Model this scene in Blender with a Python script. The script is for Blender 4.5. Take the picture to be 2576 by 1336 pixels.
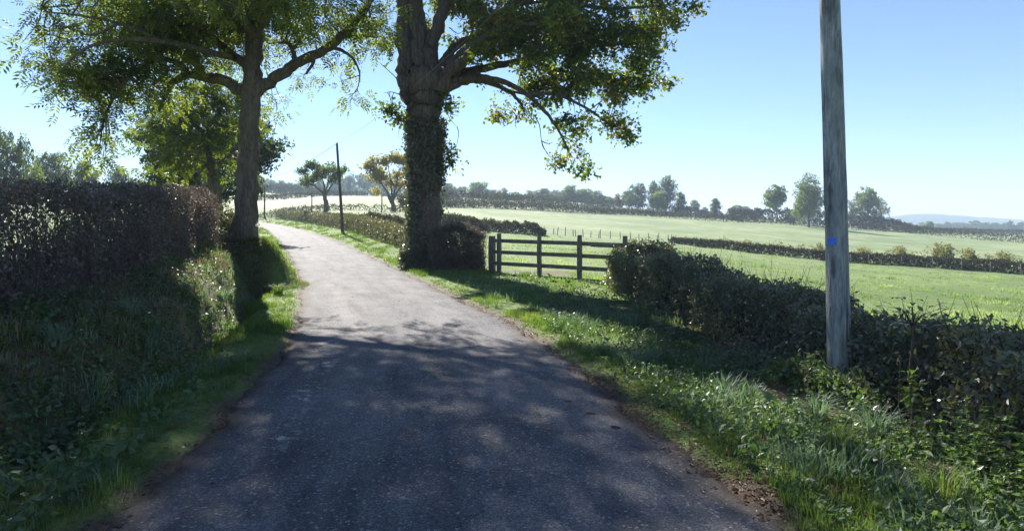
import bpy, math
import numpy as np
from mathutils import Vector

# ------------------------------------------------------------------ camera, light, sky
for o in list(bpy.data.objects):
    bpy.data.objects.remove(o, do_unlink=True)
SC = bpy.context.scene
COL = SC.collection
F, CX, HY, EYE = 1535.0, 1288.0, 581.0, 1.6          # survey of the view: focal length, centre, eye level (2576 wide)
cam = bpy.data.cameras.new('camera')
cam.sensor_width = 36.0
cam.lens = 36.0 * F / 2576.0
cam.shift_y = (HY - 668.0) / 2576.0
cam.clip_start = 0.05
cam.clip_end = 6000
cam_ob = bpy.data.objects.new('camera', cam)
cam_ob.location = (0, 0, EYE)
cam_ob.rotation_euler = (math.radians(90), 0, 0)
COL.objects.link(cam_ob)
SC.camera = cam_ob

SUN_AZ, SUN_EL = math.radians(-24.0), math.radians(34.0)   # azimuth from +Y towards +X
world = bpy.data.worlds.new('World')
SC.world = world
world.use_nodes = True
wn = world.node_tree
wn.nodes.clear()
wout = wn.nodes.new('ShaderNodeOutputWorld')
wbg = wn.nodes.new('ShaderNodeBackground')
sky = wn.nodes.new('ShaderNodeTexSky')
sky.sky_type = 'NISHITA'
sky.sun_disc = False
sky.sun_elevation = SUN_EL
sky.sun_rotation = SUN_AZ
sky.altitude = 200
sky.air_density = 0.85
sky.dust_density = 0.0
sky.ozone_density = 3.5
wbg.inputs['Strength'].default_value = 0.054
wn.links.new(sky.outputs[0], wbg.inputs[0])
wn.links.new(wbg.outputs[0], wout.inputs[0])

sd = bpy.data.lights.new('sun', 'SUN')
sd.energy = 4.6
sd.angle = math.radians(0.55)
sd.color = (1.0, 0.94, 0.84)
sun_ob = bpy.data.objects.new('sun', sd)
tosun = Vector((math.sin(SUN_AZ) * math.cos(SUN_EL), math.cos(SUN_AZ) * math.cos(SUN_EL), math.sin(SUN_EL)))
sun_ob.rotation_euler = (-tosun).to_track_quat('-Z', 'Y').to_euler()
sun_ob.location = (-20, 40, 30)
COL.objects.link(sun_ob)

SC.view_settings.view_transform = 'Standard'
SC.view_settings.look = 'None'
SC.view_settings.gamma = 1.0
SC.view_settings.use_curve_mapping = False
SC.view_settings.exposure = 1.82
SC.render.engine = 'CYCLES'
SC.cycles.use_denoising = True
SC.cycles.max_bounces = 8
SC.cycles.diffuse_bounces = 5
SC.cycles.glossy_bounces = 2
SC.cycles.transmission_bounces = 4
SC.cycles.volume_bounces = 0
SC.cycles.sample_clamp_indirect = 4.0

RNG = np.random.default_rng(7)

# ------------------------------------------------------------------ helpers
def px(x, y, d):
    """survey point: picture position at a given distance along the view -> place"""
    return np.array([(x - CX) / F * d, d, EYE - (y - HY) / F * d])

def tag(o, label=None, cat=None, group=None, kind=None):
    if label: o['label'] = label
    if cat: o['category'] = cat
    if group: o['group'] = group
    if kind: o['kind'] = kind
    return o

def empty(name, loc, label=None, cat=None, group=None, rz=0.0):
    o = bpy.data.objects.new(name, None)
    o.location = tuple(float(v) for v in loc)
    o.rotation_euler = (0, 0, rz)
    o.empty_display_size = 0.2
    COL.objects.link(o)
    return tag(o, label, cat, group)

def make_mesh(name, V, Fc, mat=None, rnd=None, smooth=False, attrs=None):
    V = np.asarray(V, dtype=np.float32).reshape(-1, 3)
    Fc = np.asarray(Fc, dtype=np.int32)
    k = Fc.shape[1]
    me = bpy.data.meshes.new(name)
    me.vertices.add(len(V))
    me.vertices.foreach_set('co', V.ravel())
    me.loops.add(Fc.size)
    me.loops.foreach_set('vertex_index', Fc.ravel())
    me.polygons.add(len(Fc))
    me.polygons.foreach_set('loop_start', np.arange(len(Fc), dtype=np.int32) * k)
    me.polygons.foreach_set('loop_total', np.full(len(Fc), k, dtype=np.int32))
    me.polygons.foreach_set('use_smooth', np.full(len(Fc), smooth))
    if rnd is not None:
        a = me.attributes.new('rnd', 'FLOAT', 'FACE')
        a.data.foreach_set('value', np.asarray(rnd, dtype=np.float32))
    if attrs:
        for n, v in attrs.items():
            a = me.attributes.new(n, 'FLOAT', 'POINT')
            a.data.foreach_set('value', np.asarray(v, dtype=np.float32))
    me.update(calc_edges=True)
    if mat: me.materials.append(mat)
    return me

def link(name, me, parent=None, loc=None):
    o = bpy.data.objects.new(name, me)
    COL.objects.link(o)
    if parent is not None: o.parent = parent
    if loc is not None: o.location = tuple(float(v) for v in loc)
    return o

def copy_tree(o, parent=None):
    c = o.copy()
    COL.objects.link(c)
    if parent is not None: c.parent = parent
    for ch in [x for x in bpy.data.objects if x.parent == o]:
        copy_tree(ch, c)
    return c

def norm(a):
    return a / np.maximum(np.linalg.norm(a, axis=-1, keepdims=True), 1e-9)

def frames(D, N=None, rng=RNG):
    """columns: long axis D, side, normal"""
    D = norm(D)
    if N is None:
        N = rng.normal(size=D.shape)
    S = norm(np.cross(N, D))
    N2 = np.cross(D, S)
    return np.stack([D, S, N2], axis=-1)

def inst(tv, tf, pos, fr, scale, rnd=None, rng=RNG):
    """spread copies of a small leaf pattern: tv (V,3) in axes D,S,N"""
    n = len(pos)
    sc = np.asarray(scale)
    if sc.ndim == 0: sc = np.full(n, float(sc))
    V = np.einsum('nij,vj->nvi', fr, tv) * sc[:, None, None] + pos[:, None, :]
    Fc = tf[None] + (np.arange(n) * len(tv))[:, None, None]
    if rnd is None: rnd = rng.random(n)
    return V.reshape(-1, 3), Fc.reshape(-1, tf.shape[1]), np.repeat(rnd, len(tf))

def merge(parts):
    Vs, Fs, Rs, off = [], [], [], 0
    for p in parts:
        V, Fc = p[0], p[1]
        Vs.append(V); Fs.append(Fc + off); off += len(V)
        Rs.append(p[2] if len(p) > 2 else np.zeros(len(Fc)))
    return np.concatenate(Vs), np.concatenate(Fs), np.concatenate(Rs)

def leaf_quad(l=1.0, w=0.45, base=0.0, fold=0.08):
    return np.array([[base, 0, 0], [base + l * .45, w / 2, fold * l], [base + l, 0, -fold * l * .6], [base + l * .45, -w / 2, fold * l]]), np.array([[0, 1, 2, 3]])

def compound(n=4, l=1.0, lw=.3, ll=.42):
    """ash leaf: leaflets in pairs along a stalk"""
    Vs, Fs = [], []
    def add(p, ang, s):
        d = np.array([math.cos(ang), math.sin(ang), 0]); sd_ = np.array([-d[1], d[0], 0])
        b = len(Vs) * 4
        Vs.append(np.array([p, p + d * ll * .45 * s + sd_ * ll * lw * .5 * s, p + d * ll * s + np.array([0, 0, -.1 * ll]), p + d * ll * .45 * s - sd_ * ll * lw * .5 * s]))
        Fs.append([b, b + 1, b + 2, b + 3])
    for i in range(n):
        t = .22 + .68 * i / n
        for sg in (-1, 1):
            add(np.array([t * l, 0, -.12 * t * t]), sg * 1.0, 1.0 - .2 * abs(i / n - .4))
    add(np.array([.9 * l, 0, -.11]), 0, 1.0)
    return np.concatenate(Vs), np.array(Fs)

def rosette(n, r, l, w, seed, up=.2):
    """cluster of simple leaves round a twig tip"""
    g = np.random.default_rng(seed)
    Vs, Fs = [], []
    tv, tf = leaf_quad(l, w)
    for i in range(n):
        D = norm(g.normal(size=3) + np.array([0.6, 0, up]))
        fr = frames(D[None], g.normal(size=(1, 3)) * .6 + np.array([[0, 0, 1.]]))[0]
        p = g.normal(size=3) * r
        Vs.append(tv @ fr.T + p)
        Fs.append(tf + 4 * i)
    return np.concatenate(Vs), np.concatenate(Fs)

def tube(pts, rad, n=8, wob=0.0, rng=RNG):
    pts = np.asarray(pts, float); rad = np.asarray(rad, float)
    m = len(pts)
    T = norm(np.gradient(pts, axis=0))
    ref = np.array([0.3, 1.0, 0.1])
    S = norm(np.cross(T, ref)); B = np.cross(T, S)
    a = np.arange(n) / n * 2 * math.pi
    R = rad[:, None] * (1 + wob * rng.normal(size=(m, n)))
    V = pts[:, None] + R[..., None] * (np.cos(a)[None, :, None] * S[:, None] + np.sin(a)[None, :, None] * B[:, None])
    V = np.concatenate([V.reshape(-1, 3), pts[-1:] + T[-1:] * rad[-1] * .5])
    q = []
    i = np.arange(m - 1)[:, None] * n; j = np.arange(n)[None]
    j2 = (j + 1) % n
    quads = np.stack([i + j, i + j2, i + n + j2, i + n + j], -1).reshape(-1, 4)
    cap = np.stack([(m - 1) * n + j[0], (m - 1) * n + j2[0], np.full(n, m * n), np.full(n, m * n)], -1)
    cap[:, 3] = cap[:, 2]
    # the tip is closed with thin quads (last two corners meet at the end point)
    tipv = np.repeat(V[-1:], n, 0) + 1e-4 * rng.normal(size=(n, 3))
    V = np.concatenate([V, tipv])
    cap[:, 3] = m * n + 1 + np.arange(n)
    return V, np.concatenate([quads, cap]), np.full(len(quads) + n, .5)

def smooth_path(P, k=6):
    """Catmull-Rom through points (any dimension)"""
    P = np.asarray(P, float)
    Q = np.concatenate([2 * P[:1] - P[1:2], P, 2 * P[-1:] - P[-2:-1]])
    out = []
    for i in range(1, len(Q) - 2):
        p0, p1, p2, p3 = Q[i - 1], Q[i], Q[i + 1], Q[i + 2]
        for t in np.arange(k) / k:
            out.append(.5 * ((2 * p1) + (-p0 + p2) * t + (2 * p0 - 5 * p1 + 4 * p2 - p3) * t * t + (-p0 + 3 * p1 - 3 * p2 + p3) * t ** 3))
    out.append(P[-1])
    return np.array(out)

def sstep(a, b, x):
    t = np.clip((x - a) / (b - a), 0, 1)
    return t * t * (3 - 2 * t)

_g = np.random.default_rng(3)
_waves = [(_g.normal(size=2), _g.random() * 6.28) for _ in range(14)]
def wnoise(x, y, scale):
    v = np.zeros_like(x, dtype=float)
    for w, p in _waves:
        v += np.sin((w[0] * x + w[1] * y) / scale * 2.2 + p + 1.3 * np.sin((w[1] * x - w[0] * y) / scale + p * 2))
    return v / len(_waves) ** .5

# ------------------------------------------------------------------ materials
def nmat(name):
    m = bpy.data.materials.new(name)
    m.use_nodes = True
    m.node_tree.nodes.clear()
    return m, m.node_tree.nodes, m.node_tree.links

def ramp(N, cols, pos=None):
    r = N.new('ShaderNodeValToRGB')
    e = r.color_ramp.elements
    if pos is None: pos = [i / (len(cols) - 1) for i in range(len(cols))]
    while len(e) < len(cols): e.new(0.5)
    for i, (c, p) in enumerate(zip(cols, pos)):
        e[i].position = p; e[i].color = (*c, 1)
    return r

def tex(N, L, kind, scale, co=None, detail=4, rough=.6):
    t = N.new({'noise': 'ShaderNodeTexNoise', 'voronoi': 'ShaderNodeTexVoronoi'}[kind])
    t.inputs['Scale'].default_value = scale
    if kind == 'noise':
        t.inputs['Detail'].default_value = detail
        t.inputs['Roughness'].default_value = rough
    if co is not None: L.new(co, t.inputs['Vector'])
    return t

def mixc(N, L, fac, a, b, mode='MIX'):
    m = N.new('ShaderNodeMix'); m.data_type = 'RGBA'; m.blend_type = mode
    for sock, v in ((m.inputs[0], fac), (m.inputs[6], a), (m.inputs[7], b)):
        if hasattr(v, 'links') or hasattr(v, 'is_linked'): L.new(v, sock)
        elif isinstance(v, tuple): sock.default_value = (*v, 1)
        else: sock.default_value = v
    return m.outputs[2]

def leaf_mat(name, cols, trans=.45, tcol=None, rough=.5, spec=.35, patch=.6, dew_sheen=0.0):
    """cols: leaf colours picked leaf by leaf; tcol: tint of the light passing through"""
    m, N, L = nmat(name)
    out = N.new('ShaderNodeOutputMaterial')
    at = N.new('ShaderNodeAttribute'); at.attribute_name = 'rnd'
    geo = N.new('ShaderNodeNewGeometry')
    nz = tex(N, L, 'noise', patch, geo.outputs['Position'], 2)
    mx = N.new('ShaderNodeMath'); mx.operation = 'MULTIPLY_ADD'
    L.new(nz.outputs['Fac'], mx.inputs[0]); mx.inputs[1].default_value = .9; mx.inputs[2].default_value = -.45
    ad = N.new('ShaderNodeMath'); ad.operation = 'ADD'; ad.use_clamp = True
    L.new(at.outputs['Fac'], ad.inputs[0]); L.new(mx.outputs[0], ad.inputs[1])
    r = ramp(N, cols); L.new(ad.outputs[0], r.inputs[0])
    p = N.new('ShaderNodeBsdfPrincipled')
    L.new(r.outputs[0], p.inputs['Base Color'])
    p.inputs['Roughness'].default_value = rough
    p.inputs['Specular IOR Level'].default_value = spec
    t = N.new('ShaderNodeBsdfTranslucent')
    tc = mixc(N, L, 1.0, r.outputs[0], tcol or (1.6, 1.7, .7), 'MULTIPLY')
    L.new(tc, t.inputs['Color'])
    ms = N.new('ShaderNodeMixShader'); ms.inputs[0].default_value = trans
    L.new(p.outputs[0], ms.inputs[1]); L.new(t.outputs[0], ms.inputs[2])
    L.new(ms.outputs[0], out.inputs[0])
    return m

def bark_mat(name, c1, c2, scale=6.0, stretch=.18, bump=.6, moss=None, blotch=None):
    m, N, L = nmat(name)
    out = N.new('ShaderNodeOutputMaterial')
    p = N.new('ShaderNodeBsdfPrincipled')
    tc = N.new('ShaderNodeTexCoord')
    mp = N.new('ShaderNodeMapping'); mp.inputs['Scale'].default_value = (1, 1, stretch)
    L.new(tc.outputs['Object'], mp.inputs[0])
    n1 = tex(N, L, 'noise', scale, mp.outputs[0], 8, .7)
    n2 = tex(N, L, 'noise', scale * 4, mp.outputs[0], 6, .7)
    n3 = tex(N, L, 'noise', 1.2, tc.outputs['Object'], 3)
    r = ramp(N, [c1, c2], [.35, .65]); L.new(n1.outputs['Fac'], r.inputs[0])
    r2 = ramp(N, [(.55, .55, .55), (1.25, 1.25, 1.25)], [.3, .7]); L.new(n2.outputs['Fac'], r2.inputs[0])
    c = mixc(N, L, .8, r.outputs[0], r2.outputs[0], 'MULTIPLY')
    if moss:
        r3 = ramp(N, [(0, 0, 0), (.7, .7, .7)], [.5, .7]); L.new(n3.outputs['Fac'], r3.inputs[0])
        c = mixc(N, L, r3.outputs[0], c, moss)
    if blotch:
        mp2 = N.new('ShaderNodeMapping'); mp2.inputs['Scale'].default_value = (1, 1, .22)
        L.new(tc.outputs['Object'], mp2.inputs[0])
        nb_ = tex(N, L, 'noise', 7, mp2.outputs[0], 5, .65)
        rb = ramp(N, [(0, 0, 0), (.85, .85, .85)], [.56, .66]); L.new(nb_.outputs['Fac'], rb.inputs[0])
        c = mixc(N, L, rb.outputs[0], c, blotch)
        mp3 = N.new('ShaderNodeMapping'); mp3.inputs['Scale'].default_value = (1, 1, .03)
        L.new(tc.outputs['Object'], mp3.inputs[0])
        nc_ = tex(N, L, 'noise', 26, mp3.outputs[0], 3, .5)
        rc = ramp(N, [(0, 0, 0), (.9, .9, .9)], [.63, .67]); L.new(nc_.outputs['Fac'], rc.inputs[0])
        c = mixc(N, L, rc.outputs[0], c, tuple(v * .5 for v in blotch))
    L.new(c, p.inputs['Base Color'])
    p.inputs['Roughness'].default_value = .9
    p.inputs['Specular IOR Level'].default_value = .2
    ad = N.new('ShaderNodeMath'); ad.operation = 'ADD'
    L.new(n1.outputs['Fac'], ad.inputs[0]); L.new(n2.outputs['Fac'], ad.inputs[1])
    b = N.new('ShaderNodeBump'); b.inputs['Strength'].default_value = bump; b.inputs['Distance'].default_value = .06
    L.new(ad.outputs[0], b.inputs['Height']); L.new(b.outputs[0], p.inputs['Normal'])
    L.new(p.outputs[0], out.inputs[0])
    return m

def plain_mat(name, col, rough=.6, metal=0.0):
    m, N, L = nmat(name)
    out = N.new('ShaderNodeOutputMaterial')
    p = N.new('ShaderNodeBsdfPrincipled')
    tc = N.new('ShaderNodeTexCoord')
    n1 = tex(N, L, 'noise', 40, tc.outputs['Object'], 4)
    r = ramp(N, [tuple(c * .8 for c in col), tuple(min(1, c * 1.15) for c in col)], [.3, .7]); L.new(n1.outputs['Fac'], r.inputs[0])
    L.new(r.outputs[0], p.inputs['Base Color'])
    p.inputs['Roughness'].default_value = rough; p.inputs['Metallic'].default_value = metal
    L.new(p.outputs[0], out.inputs[0])
    return m

M = {}
M['ash_leaf'] = leaf_mat('ash_leaf', [(.045, .065, .022), (.075, .10, .03), (.11, .14, .035), (.15, .17, .045)], .52, (2.2, 2.2, .8))
M['oak_leaf'] = leaf_mat('oak_leaf', [(.025, .04, .012), (.04, .065, .016), (.065, .10, .02), (.13, .15, .03), (.18, .11, .03)], .5, (2.3, 2.3, .75), rough=.4, spec=.5)
M['mid_leaf'] = leaf_mat('mid_leaf', [(.04, .06, .02), (.07, .10, .022), (.12, .15, .03)], .5, (1.9, 1.9, .6))
M['mid_dark'] = leaf_mat('mid_dark', [(.035, .05, .025), (.055, .075, .03), (.08, .10, .04)], .4)
M['far_leaf'] = leaf_mat('far_leaf', [(.04, .055, .02), (.065, .085, .028), (.10, .12, .035)], .45, patch=.25)
M['far_light'] = leaf_mat('far_light', [(.07, .10, .03), (.11, .15, .04), (.16, .19, .05)], .5, patch=.25)
M['far_yellow'] = leaf_mat('far_yellow', [(.19, .19, .055), (.28, .25, .065), (.36, .30, .08)], .45, (1.5, 1.4, .6), patch=.3)
M['far_rust'] = leaf_mat('far_rust', [(.07, .06, .02), (.12, .085, .03), (.16, .10, .04)], .45, patch=.3)
M['hedge_dark'] = leaf_mat('hedge_dark', [(.03, .03, .02), (.045, .042, .024), (.05, .056, .026), (.07, .05, .032)], .2, rough=.8, spec=.08, tcol= (1.5, 1.4, .8), patch=1.0)
M['hedge_brown'] = leaf_mat('hedge_brown', [(.09, .076, .066), (.125, .104, .088), (.17, .142, .12), (.105, .108, .07)], .25, (1.2, 1.1, .95), patch=1.2)
M['hedge_bramble'] = leaf_mat('hedge_bramble', [(.065, .08, .062), (.095, .115, .08), (.13, .15, .10), (.15, .12, .10)], .3, (1.6, 1.6, .7), rough=.35, spec=.6, patch=1.3)
M['hedge_sunny'] = leaf_mat('hedge_sunny', [(.055, .07, .03), (.085, .10, .038), (.10, .095, .055), (.12, .09, .062)], .35, (1.4, 1.4, .8), patch=.6)
M['hedge_glossy'] = leaf_mat('hedge_glossy', [(.07, .085, .05), (.10, .12, .065), (.14, .15, .09), (.12, .09, .06)], .3, (1.5, 1.5, .7), rough=.28, spec=.8, patch=1.3)
M['lime'] = leaf_mat('lime', [(.13, .20, .03), (.17, .26, .04), (.22, .30, .05)], .5, (1.6, 1.7, .5), patch=3)  # bright copy of the leaf green, with a sun patch painted into the colour
M['hedge_field'] = leaf_mat('hedge_field', [(.03, .036, .02), (.05, .052, .025), (.08, .062, .042), (.07, .08, .035)], .2, rough=.8, spec=.05, patch=.4)  # darkened leaf colours carry the shadow side of the far hedges
M['weed_pale'] = leaf_mat('weed_pale', [(.10, .11, .04), (.17, .17, .06), (.22, .20, .09)], .5, (1.4, 1.4, .8), patch=.5)
M['ivy'] = leaf_mat('ivy', [(.05, .06, .04), (.075, .09, .05), (.11, .115, .07), (.115, .085, .065)], .25, rough=.3, spec=.6, patch=1.5)
M['weed'] = leaf_mat('weed', [(.065, .105, .06), (.09, .14, .07), (.125, .18, .085)], .4, (1.5, 1.7, .6), rough=.45, patch=1.5)
M['nettle'] = leaf_mat('nettle', [(.06, .11, .035), (.09, .15, .04), (.14, .20, .05)], .45, (1.6, 1.8, .5), patch=2)
M['grass'] = leaf_mat('grass', [(.06, .10, .04), (.085, .13, .045), (.11, .16, .05), (.17, .18, .08)], .45, (1.5, 1.8, .55), rough=.6, spec=.2, patch=1.3)
M['straw'] = leaf_mat('straw', [(.12, .09, .06), (.18, .14, .09), (.25, .21, .14)], .3, (1.3, 1.2, .9), patch=2)
M['grass_blue'] = leaf_mat('grass_blue', [(.10, .145, .115), (.135, .19, .15), (.18, .245, .195)], .35, (1.4, 1.6, .8), rough=.6, spec=.25, patch=1.5)
M['grass_field'] = leaf_mat('grass_field', [(.09, .145, .045), (.14, .20, .065), (.20, .26, .11), (.30, .34, .20)], .45, (1.4, 1.6, .6), rough=.4, patch=.25)
M['litter'] = leaf_mat('litter', [(.07, .042, .03), (.11, .068, .045), (.16, .095, .06), (.21, .135, .085)], .25, (1.4, 1.05, .75), patch=2)
M['twig'] = bark_mat('twig', (.05, .035, .03), (.10, .075, .06), 12)
M['twig_hedge'] = bark_mat('twig_hedge', (.10, .08, .072), (.23, .19, .17), 12)
M['twig_pale'] = bark_mat('twig_pale', (.10, .08, .065), (.20, .17, .13), 12)
M['bark_ash'] = bark_mat('bark_ash', (.10, .078, .06), (.21, .17, .13), 7, .22, .8, (.11, .105, .06))
M['bark_oak'] = bark_mat('bark_oak', (.085, .065, .056), (.20, .165, .145), 8, .12, 1.0)
M['bark_far'] = bark_mat('bark_far', (.05, .045, .04), (.09, .08, .07), 3)
M['pole_wood'] = bark_mat('pole_wood', (.20, .215, .21), (.42, .44, .43), 9, .14, .5, (.22, .25, .225), (.09, .09, .085))
M['pole_dark'] = bark_mat('pole_dark', (.07, .055, .045), (.13, .11, .09), 10, .05, .3)
M['gate_wood'] = bark_mat('gate_wood', (.11, .095, .08), (.21, .19, .165), 9, .9, .3, (.12, .12, .07))
M['wire'] = plain_mat('wire', (.12, .12, .125), .5, .2)
M['blue'] = plain_mat('blue_plate', (.01, .13, .75), .35)
M['steel'] = plain_mat('steel', (.3, .3, .3), .4, 1.0)
M['mud'] = bark_mat('mud', (.06, .045, .035), (.12, .09, .07), 14, 1, .8)

# ------------------------------------------------------------------ lie of the land
CL = smooth_path([(2.0, -60), (1.4, -25), (.75, -10), (.35, -4), (0.0, 0), (-.36, 3.25), (-1.2, 8), (-1.78, 10.3), (-2.65, 13), (-5.05, 20), (-9.0, 30), (-13.2, 40), (-16.8, 48), (-26.6, 70), (-45, 105), (-72, 150), (-105, 200)], 40)
CLy = CL[:, 1]
CLt = norm(np.gradient(CL, axis=0)); CLn = np.stack([CLt[:, 1], -CLt[:, 0]], -1)    # normal to the right
CLz = np.interp(CLy, [-60, 0, 15, 20, 30, 40, 48, 70, 105, 150, 200], [-.6, 0, 0, .06, .42, .85, 1.2, 1.85, 3.1, 6.0, 10.5])
HW = 1.76

TAB = {  # picture column: {distance: height}
    -900: {3: 0.6, 12: .9, 30: 1.4, 60: 2.4, 110: 4.5, 200: 9, 350: 17, 500: 24, 900: 34, 2500: 40},
    300: {3: 0.2, 12: 1.0, 20: 1.3, 35: 1.8, 55: 2.5, 80: 4, 110: 5.5, 150: 7.5, 200: 11, 260: 15, 350: 20, 500: 30, 900: 40, 2500: 42},
    650: {3: 0, 12: .2, 20: .4, 30: .6, 48: 1.3, 70: 2.2, 105: 4.0, 115: 4.9, 200: 10.6, 320: 22, 450: 31, 900: 40, 2500: 42},
    900: {3: 0, 20: .15, 35: .6, 48: 1.4, 70: 2.8, 90: 4.7, 110: 6.0, 160: 9.5, 240: 15.5, 350: 18.5, 500: 27, 900: 38, 2500: 42},
    1250: {3: 0, 20: .05, 35: .3, 60: .8, 85: 1.5, 140: 4.9, 180: 8.8, 260: 14, 330: 18.5, 500: 25, 900: 30, 2500: 35},
    1500: {3: 0, 20: 0, 35: -.1, 60: 0, 85: .45, 120: 2.2, 170: 5.2, 200: 7.2, 230: 9.6, 330: 15.5, 500: 20, 900: 22, 2500: 28},
    1800: {3: 0, 8: 0, 12: -.1, 20: -.4, 35: -.8, 60: -.85, 85: -.5, 120: 1.0, 170: 3.7, 200: 5.0, 260: 8, 350: 10, 500: 11.5, 900: 11, 2500: 16},
    2100: {3: 0, 6.5: 0, 12: -.35, 20: -.9, 35: -1.5, 60: -2.0, 75: -2.2, 90: -1.9, 120: -.8, 170: 1.6, 200: 2.9, 260: 4.0, 350: 4.3, 500: 3, 900: 4, 2500: 8},
    2576: {3: 0, 4.5: -.05, 12: -.7, 20: -1.3, 35: -2.1, 60: -2.7, 85: -2.9, 120: -2.7, 170: -1.9, 200: -1.3, 260: -.6, 350: -.5, 500: -.5, 900: 1, 2500: 4},
    3600: {3: -.1, 5: -.3, 12: -1.0, 20: -1.6, 35: -2.5, 60: -3.2, 120: -4, 250: -4, 500: -4, 2500: 0},
}
_gt = np.linspace(-1.45, 1.55, 160)
_gd = np.linspace(math.log(3), math.log(2500), 150)
_cols = sorted(TAB)
_ct = np.array([(c - CX) / F for c in _cols])
_Z = np.array([np.interp(_gd, [math.log(k) for k in sorted(TAB[c])], [TAB[c][k] for k in sorted(TAB[c])]) for c in _cols])
GZ = np.stack([np.interp(_gt, _ct, _Z[:, j]) for j in range(len(_gd))], 1)
def _sm(a, ax, n):
    k = np.hanning(n + 2)[1:-1]; k /= k.sum()
    p = [(0, 0), (0, 0)]; p[ax] = (n // 2, n // 2)
    b = np.pad(a, p, mode='edge')
    return np.apply_along_axis(lambda v: np.convolve(v, k, 'valid'), ax, b)
GZ = _sm(_sm(GZ, 0, 9), 1, 7)

def base_h(x, y):
    yy = np.maximum(y, 3.0)
    t = np.clip(x / yy, -1.44, 1.54)
    d = np.log(np.clip(np.maximum(yy, np.abs(x) * .62), 3, 2490))
    fi = (t - _gt[0]) / (_gt[1] - _gt[0]); fj = (d - _gd[0]) / (_gd[1] - _gd[0])
    i = np.clip(fi.astype(int), 0, len(_gt) - 2); j = np.clip(fj.astype(int), 0, len(_gd) - 2)
    u = fi - i; v = fj - j
    z = GZ[i, j] * (1 - u) * (1 - v) + GZ[i + 1, j] * u * (1 - v) + GZ[i, j + 1] * (1 - u) * v + GZ[i + 1, j + 1] * u * v
    z = z * sstep(-15, 4, y)
    dist = np.hypot(x, y)
    z = z + wnoise(x, y, 1.1) * .022 * sstep(4, 9, dist) * sstep(300, 60, dist) + wnoise(x + 31, y, 5.0) * .05 * sstep(6, 20, dist) + wnoise(x, y + 77, 40.) * .35 * sstep(120, 300, dist)
    return z

def road_co(x, y):
    x = np.asarray(x, float); y = np.asarray(y, float)
    s = np.full(x.shape, 99.0); idx = np.zeros(x.shape, int)
    near = np.where((np.abs(x - np.interp(y, CLy, CL[:, 0])) < 45) & (y < 205) & (y > -62))[0]
    for c in np.array_split(near, max(1, len(near) // 20000)):
        if len(c) == 0: continue
        d2 = (x[c, None] - CL[None, :, 0]) ** 2 + (y[c, None] - CL[None, :, 1]) ** 2
        k = d2.argmin(1)
        idx[c] = k
        s[c] = ((x[c] - CL[k, 0]) * CLn[k, 0] + (y[c] - CL[k, 1]) * CLn[k, 1])
    return s, idx

ASH = np.array([-7.42, 17.3]); OAK = np.array([-3.4, 24.0])
def prof(s, yv):
    a = np.abs(s) - HW
    inside = -.03 * np.clip(np.abs(s) / HW, 0, 1) ** 2 * (a < 0) - .03 * (a >= 0)
    # right verge
    rise = np.interp(yv, [0, 14, 22, 30, 60, 120], [.0, .01, .07, .16, .16, .12])
    r = .03 * sstep(0, .3, a) + rise * np.clip(a, 0, 4)
    # left: verge, ditch, bank
    bt = np.interp(yv, [-20, 0, 5.7, 9.5, 14, 17.5, 19, 60], [.7, .72, .80, .86, 1.2, 1.42, 1.42, 1.0]) - np.interp(yv, CLy, CLz)
    bk = sstep(19.6, 18.3, yv)
    wob = .07 * np.sin(yv * 1.7) + .05 * np.sin(yv * 3.9 + 1)
    aa = a + wob * .6
    lb = .05 * sstep(0, .3, a) - .22 * sstep(.75, 1.15, aa) + (bt + .17) * (.60 * sstep(1.1, 1.8, aa) + .40 * sstep(1.5, 2.7, aa))
    lf = .03 * sstep(0, .3, a) + .10 * np.clip(a, 0, 6)
    l = bk * lb + (1 - bk) * lf
    return inside + np.where(a > 0, np.where(s > 0, r, l), 0)

def ground(x, y, s=None, idx=None):
    x = np.asarray(x, float); y = np.asarray(y, float)
    if s is None: s, idx = road_co(x, y)
    yv = CLy[idx]
    b = base_h(x, y)
    p = CLz[idx] + prof(s, yv)
    w = np.where(s < 0, sstep(12, 5.0, -s), sstep(np.interp(yv, [0, 14, 25, 60], [5.0, 6.0, 7.5, 9]), np.interp(yv, [0, 14, 25, 60], [3.2, 3.8, 2.6, 3.0]), s))
    z = b * (1 - w) + p * w
    # spur of bank carrying the ash tree
    r = np.hypot(x - ASH[0] - .1, y - ASH[1])
    z = np.maximum(z, 1.38 - 1.55 * np.clip(r - .35, 0, 5) ** 1.15)
    return z
def gz(x, y):
    return float(ground(np.array([x]), np.array([y]))[0])
def ptd(xp, d):
    return np.array([(xp - CX) / F * d, d])

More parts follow.
